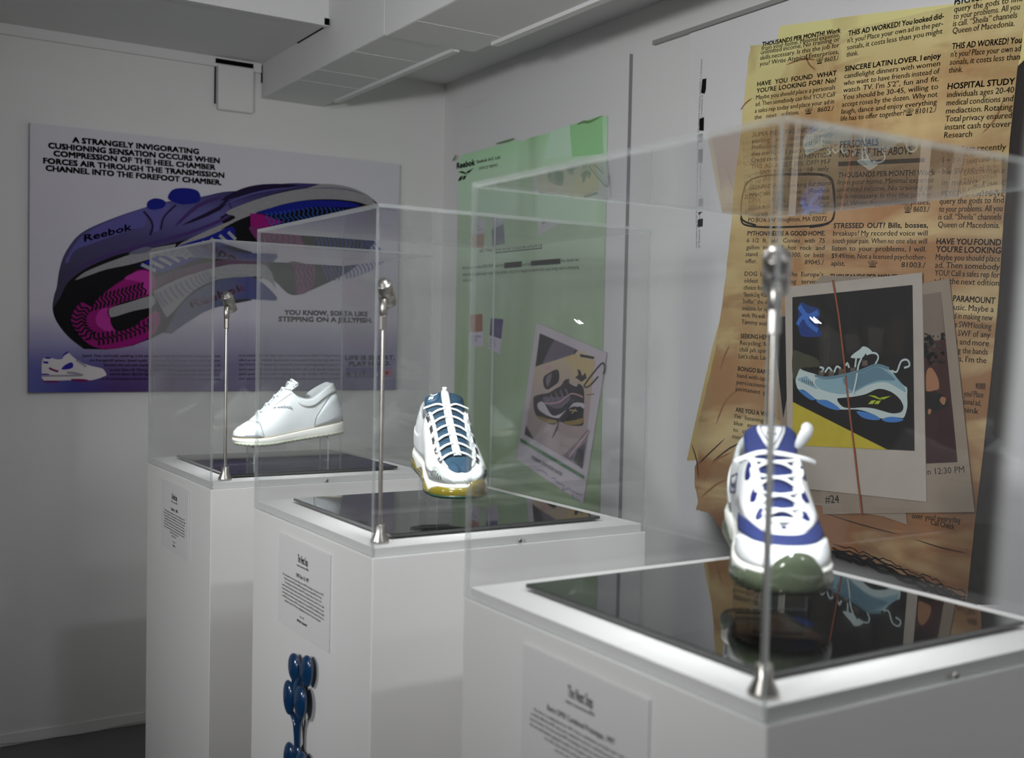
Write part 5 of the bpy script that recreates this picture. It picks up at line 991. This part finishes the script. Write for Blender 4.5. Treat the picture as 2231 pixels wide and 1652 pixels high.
def bumper(S_, par, m, r0, r1, top, L, bulge=0.0042):
    """toe bumper: a bulging pad from the outsole up over the midsole between ring positions r0 and r1"""
    rows = []; n = 25
    for i in range(n):
        t = i/(n-1); r = r0+(r1-r0)*t; q = S_.row(r); o = S_.outw(r); k = math.sin(PI*t)**0.5; z0 = toe_spring(q[0], L); zt = z0+0.006+(top-0.006)*k; row = []
        for j in range(8):
            u_ = j/7; row.append(S_.W(Vector((q[0], q[1], 0))+o*(0.0052+bulge*math.sin(PI*min(1, u_*0.8+0.15))*k-0.004*(u_ > 0.99))+Vector((0, 0, z0+0.003+(zt-z0-0.003)*u_))))
        rows.append(row)
    return MB().grid(rows, n, 8).build('toe_bumper', m, par)
bumper(A2, s2_, m_yel, 8.1, 10.0, 0.033, L2, 0.0026)
# ---- 3: blue and white running shoe, nearest
m_bmesh = weave('blue_mesh', (30, 44, 100), (18, 26, 66), 420); m_blue = mat('blue_synthetic', (12, 22, 92), 0.5); m_nav = mat('navy_line', (20, 30, 74), 0.6); m_olive = mat('olive_clear_rubber', (74, 82, 64), 0.16, spec=0.6, coat=0.4)
s3_ = empty('running_shoe', (0.29, -0.49, 0.95), 'white running shoe with royal blue mesh and green sole, in the nearest case', 'shoe', 'shoes on display')
YAW3 = math.atan2(-0.80, -0.60)
bw3 = [(a, b*1.03) for a, b in bw2]
tp3 = [(0.026, 0, 0.122), (0.034, 0.021, 0.1235), (0.064, 0.0335, 0.112), (0.098, 0.0355, 0.102), (0.124, 0.034, 0.110), (0.144, 0.027, 0.1225), (0.172, 0.0235, 0.1050), (0.200, 0.021, 0.0885), (0.222, 0.018, 0.0765), (0.236, 0.010, 0.0705), (0.240, 0, 0.0685)]
A3 = Shoe(mkhalf(L2, bw3, tp3, 0.036, 0.024, ct2), 0.003, (0.2005, -0.604, 0.954), YAW3, math.radians(7.0), L2, 0.011)
A3.upper('upper', m_white, s3_); A3.lining('lining', m_lin, s3_)
A3.tongue('tongue', m_bmesh, s3_, [(0.246, 0.0660, 0.010, 0.001), (0.222, 0.0765, 0.0215, 0.004), (0.198, 0.0905, 0.0240, 0.005), (0.170, 0.1070, 0.0255, 0.006), (0.148, 0.1225, 0.0290, 0.007), (0.132, 0.1400, 0.0310, 0.008), (0.124, 0.1520, 0.0300, 0.008), (0.120, 0.1575, 0.0200, 0.004)], 0.005)
A3.band('vamp_mesh', [(5.6, 0.26, 0.34), (6.4, 0.28, 0.44), (7.2, 0.36, 0.56), (8.0, 0.44, 0.66), (9.0, 0.48, 0.70), (10.0, 0.50, 0.74), (11.0, 0.48, 0.70), (12.0, 0.44, 0.66), (12.8, 0.36, 0.56), (13.6, 0.28, 0.44), (14.4, 0.26, 0.34)], m_bmesh, s3_, 0.0012, nv=6)
A3.band('toe_cap', [(6.6, 0.03, 0.22), (7.4, 0.03, 0.34), (8.2, 0.03, 0.43), (9.0, 0.03, 0.47), (10.0, 0.03, 0.49), (11.0, 0.03, 0.47), (11.8, 0.03, 0.43), (12.6, 0.03, 0.34), (13.4, 0.03, 0.22)], m_white, s3_, 0.0022, nv=6)
for sd in (0, 1):
    F = (lambda r: r) if sd == 0 else (lambda r: A3.N-r)
    A3.band('eyestay', [(F(9.6), 0.80, 0.995), (F(8.8), 0.72, 0.995), (F(7.8), 0.64, 0.995), (F(6.8), 0.52, 0.995), (F(5.8), 0.42, 0.995), (F(5.0), 0.36, 0.99), (F(4.2), 0.30, 0.97)], m_white, s3_, 0.0024, nv=7)
    for i, r0 in enumerate((7.9, 6.7, 5.5)):
        r = F(r0); e = 0.30; A3.band('blue_inset', [(r-e, 0.82, 0.85), (r-e*0.3, 0.74, 0.95), (r+e*0.5, 0.77, 0.97), (r+e, 0.87, 0.93)], m_blue, s3_, 0.0030)
    r = F(3.6); A3.band('side_badge', [(r-0.5, 0.50, 0.78), (r, 0.48, 0.78), (r+0.5, 0.46, 0.76)], m_white, s3_, 0.0026); A3.seam('badge_outline', [(r-0.5, 0.50), (r-0.5, 0.78), (r, 0.78), (r+0.5, 0.76), (r+0.5, 0.46), (r, 0.48), (r-0.5, 0.50)], m_nav, s3_, 0.0009, 0.0026)
    A3.text_on('badge_lettering', 'Reebok', r-0.36, r+0.36, 0.56, 0.68, m_nav, s3_, 0.0031, 0.03)
    A3.band('heel_panel', [(F(0.0), 0.03, 0.66), (F(1.0), 0.03, 0.64), (F(2.0), 0.03, 0.52), (F(2.8), 0.03, 0.20)], m_white, s3_, 0.0016)
    for i in range(5):                                   # lace loops
        r = F(8.9-i*0.8); MB().tube([A3.off(r, 0.93, 0.003), A3.off(r, 0.99, 0.0055), A3.off(r+(0.12 if sd == 0 else -0.12), 0.985, 0.0055), A3.off(r+(0.12 if sd == 0 else -0.12), 0.93, 0.003)], 0.0022, 8).build('lace_loop', m_lace, s3_)
A3.on_tongue('tongue_badge', [(0.66, -0.22), (0.66, 0.22), (0.90, 0.62), (0.955, 0.56), (0.955, -0.56), (0.90, -0.62)], m_white, s3_, 0.0024, 0.002)
MB().tube([A3.tp(f, w_, 0.0030) for f, w_ in catmull([(0.69, -0.13), (0.69, 0.13), (0.90, 0.48), (0.925, 0.42), (0.925, -0.42), (0.90, -0.48)], 3, True)], 0.0006, 5, closed=True).build('badge_outline', m_nav, s3_)
emblem_on(A3, 'emblem', 0.875, -0.17, 0.085, 0.36, m_nav, s3_, 0.0032)
g = glyphs('Reebok', 0.02); MB().add([A3.tp(0.775-0.0+0.035*gy/CAPH, -0.2+0.4*(gx-g[1])/(g[2]-g[1]), 0.0032) for gx, gy in g[0][0]], g[0][1]).build('badge_lettering', m_nav, s3_)
for i in range(4):
    f = 0.10+i*0.125
    for sg in (1, -1):
        a = A3.tp(f, -1.02*sg, 0.004); b = A3.tp(f+0.03, -0.35*sg, 0.0062); c = A3.tp(f+0.05, 0.4*sg, 0.0062); d = A3.tp(f+0.10, 1.02*sg, 0.004)
        MB().tube(catmull([tuple(a), tuple(b), tuple(c), tuple(d)], 5), 0.0029, 8, flat=0.7).build('lace', m_lace, s3_)
MB().tube(catmull([tuple(A3.tp(0.585, -1.45, 0.003)), tuple(A3.tp(0.60, -0.6, 0.006)), tuple(A3.tp(0.585, 0.2, 0.0075)), tuple(A3.tp(0.60, 1.3, 0.005)), tuple(A3.tp(0.61, 1.7, 0.004))], 5), 0.0031, 8).build('lace', m_lace, s3_)
MB().tube(catmull([tuple(A3.tp(0.07, -0.7, 0.004)), tuple(A3.tp(0.055, 0, 0.006)), tuple(A3.tp(0.07, 0.7, 0.004))], 5), 0.0034, 8).build('lace', m_lace, s3_)
# pull tab standing up beside the tongue
MB().tube(catmull([tuple(A3.tp(0.70, 1.05, -0.002)), tuple(A3.tp(0.76, 1.20, 0.012)), tuple(A3.tp(0.84, 1.34, 0.020)), tuple(A3.tp(0.93, 1.46, 0.022))], 4), [0.006, 0.0075, 0.0095, 0.0105, 0.011, 0.0115, 0.012, 0.0118, 0.0112, 0.010, 0.008, 0.0062, 0.003], 10, flat=0.45).build('collar_tab', m_white, s3_)
def pod3(x): return 0.010+0.010*abs(math.sin((x-0.01)*PI/0.10))+0.030*max(0, (x-0.268)/0.03)
def pr3(q, r): z_ = q[2]+0.002; z0 = toe_spring(q[0], L2); b = z0+min(q[2]-0.003-z0, pod3(q[0])); return [(-0.012, z_), (0.0014, z_), (0.0046, z_-0.002), (0.0062, z_*0.6+b*0.4), (0.0052, b)]
A3.sole('midsole', m_eva, s3_, pr3, 180)
def pr3b(q, r):
    z0 = toe_spring(q[0], L2); b = z0+min(q[2]-0.003-z0, pod3(q[0])); return [(-0.004, b+0.0003), (0.0052, b), (0.0082, b*0.6+z0*0.4), (0.0078, z0+0.004), (0.0035, z0-(0.0015 if int(r*5) % 2 else 0)), (-0.002, z0)]
A3.sole('outsole', m_olive, s3_, pr3b, 240)
bumper(A3, s3_, m_olive, 8.6, 10.9, 0.046, L2)
# ---- clear stands under the shoes
m_cl = clear_mat('clear_stand', (0.97, 0.985, 0.98), extra=0.03); m_cle = clear_mat('clear_stand_edge', (0.9, 0.94, 0.93), extra=0.5); ZG = ZP+0.0087
def stand(lbl, S_, xs, hw, L):
    t = empty('shoe_stand', tuple(S_.W((0.15, 0, 0))-Vector((0, 0, S_.W((0.15, 0, 0)).z-ZG))), lbl, 'shoe stand', 'clear stands under the shoes')
    for x in xs:
        a, b = S_.W((x, -hw, 0.0)), S_.W((x, hw, 0.0)); zt = min(a.z, b.z)+toe_spring(x, L)-0.0045; e = (b-a); e.z = 0; e.normalize(); n_ = Vector((-e.y, e.x, 0))*0.0017
        for p in (a, b):
            q = Vector((p.x, p.y, 0)); c_ = [q-e*0.0017-n_, q+e*0.0017-n_, q+e*0.0017+n_, q-e*0.0017+n_]
        lo = [a-n_, b-n_, b+n_, a+n_]; vs = [(p.x, p.y, ZG) for p in lo]+[(p.x, p.y, zt) for p in lo]
        mb = MB().add(vs, [(3, 2, 1, 0), (4, 5, 6, 7), (1, 2, 6, 5), (3, 0, 4, 7)], 1).add(vs, [(0, 1, 5, 4), (2, 3, 7, 6)], 0); mb.build('upright', [m_cl, m_cle], t)
        m_ = MB(); d = Vector((n_.x, n_.y, 0)).normalized()*0.012
        m_.tube([(*(a+(b-a)*0.04).xy, zt+0.001), (*(a+(b-a)*0.96).xy, zt+0.001)], 0.0016, 8); m_.build('top_rail', m_cle, t)
    return t
stand('clear acrylic stand under the white leather walking shoe', A1, (0.055, 0.245), 0.026, L1)
stand('clear acrylic stand under the teal and white running shoe', A2, (0.07, 0.235), 0.030, L2)
stand('clear acrylic stand under the blue and white running shoe', A3, (0.07, 0.235), 0.030, L2)
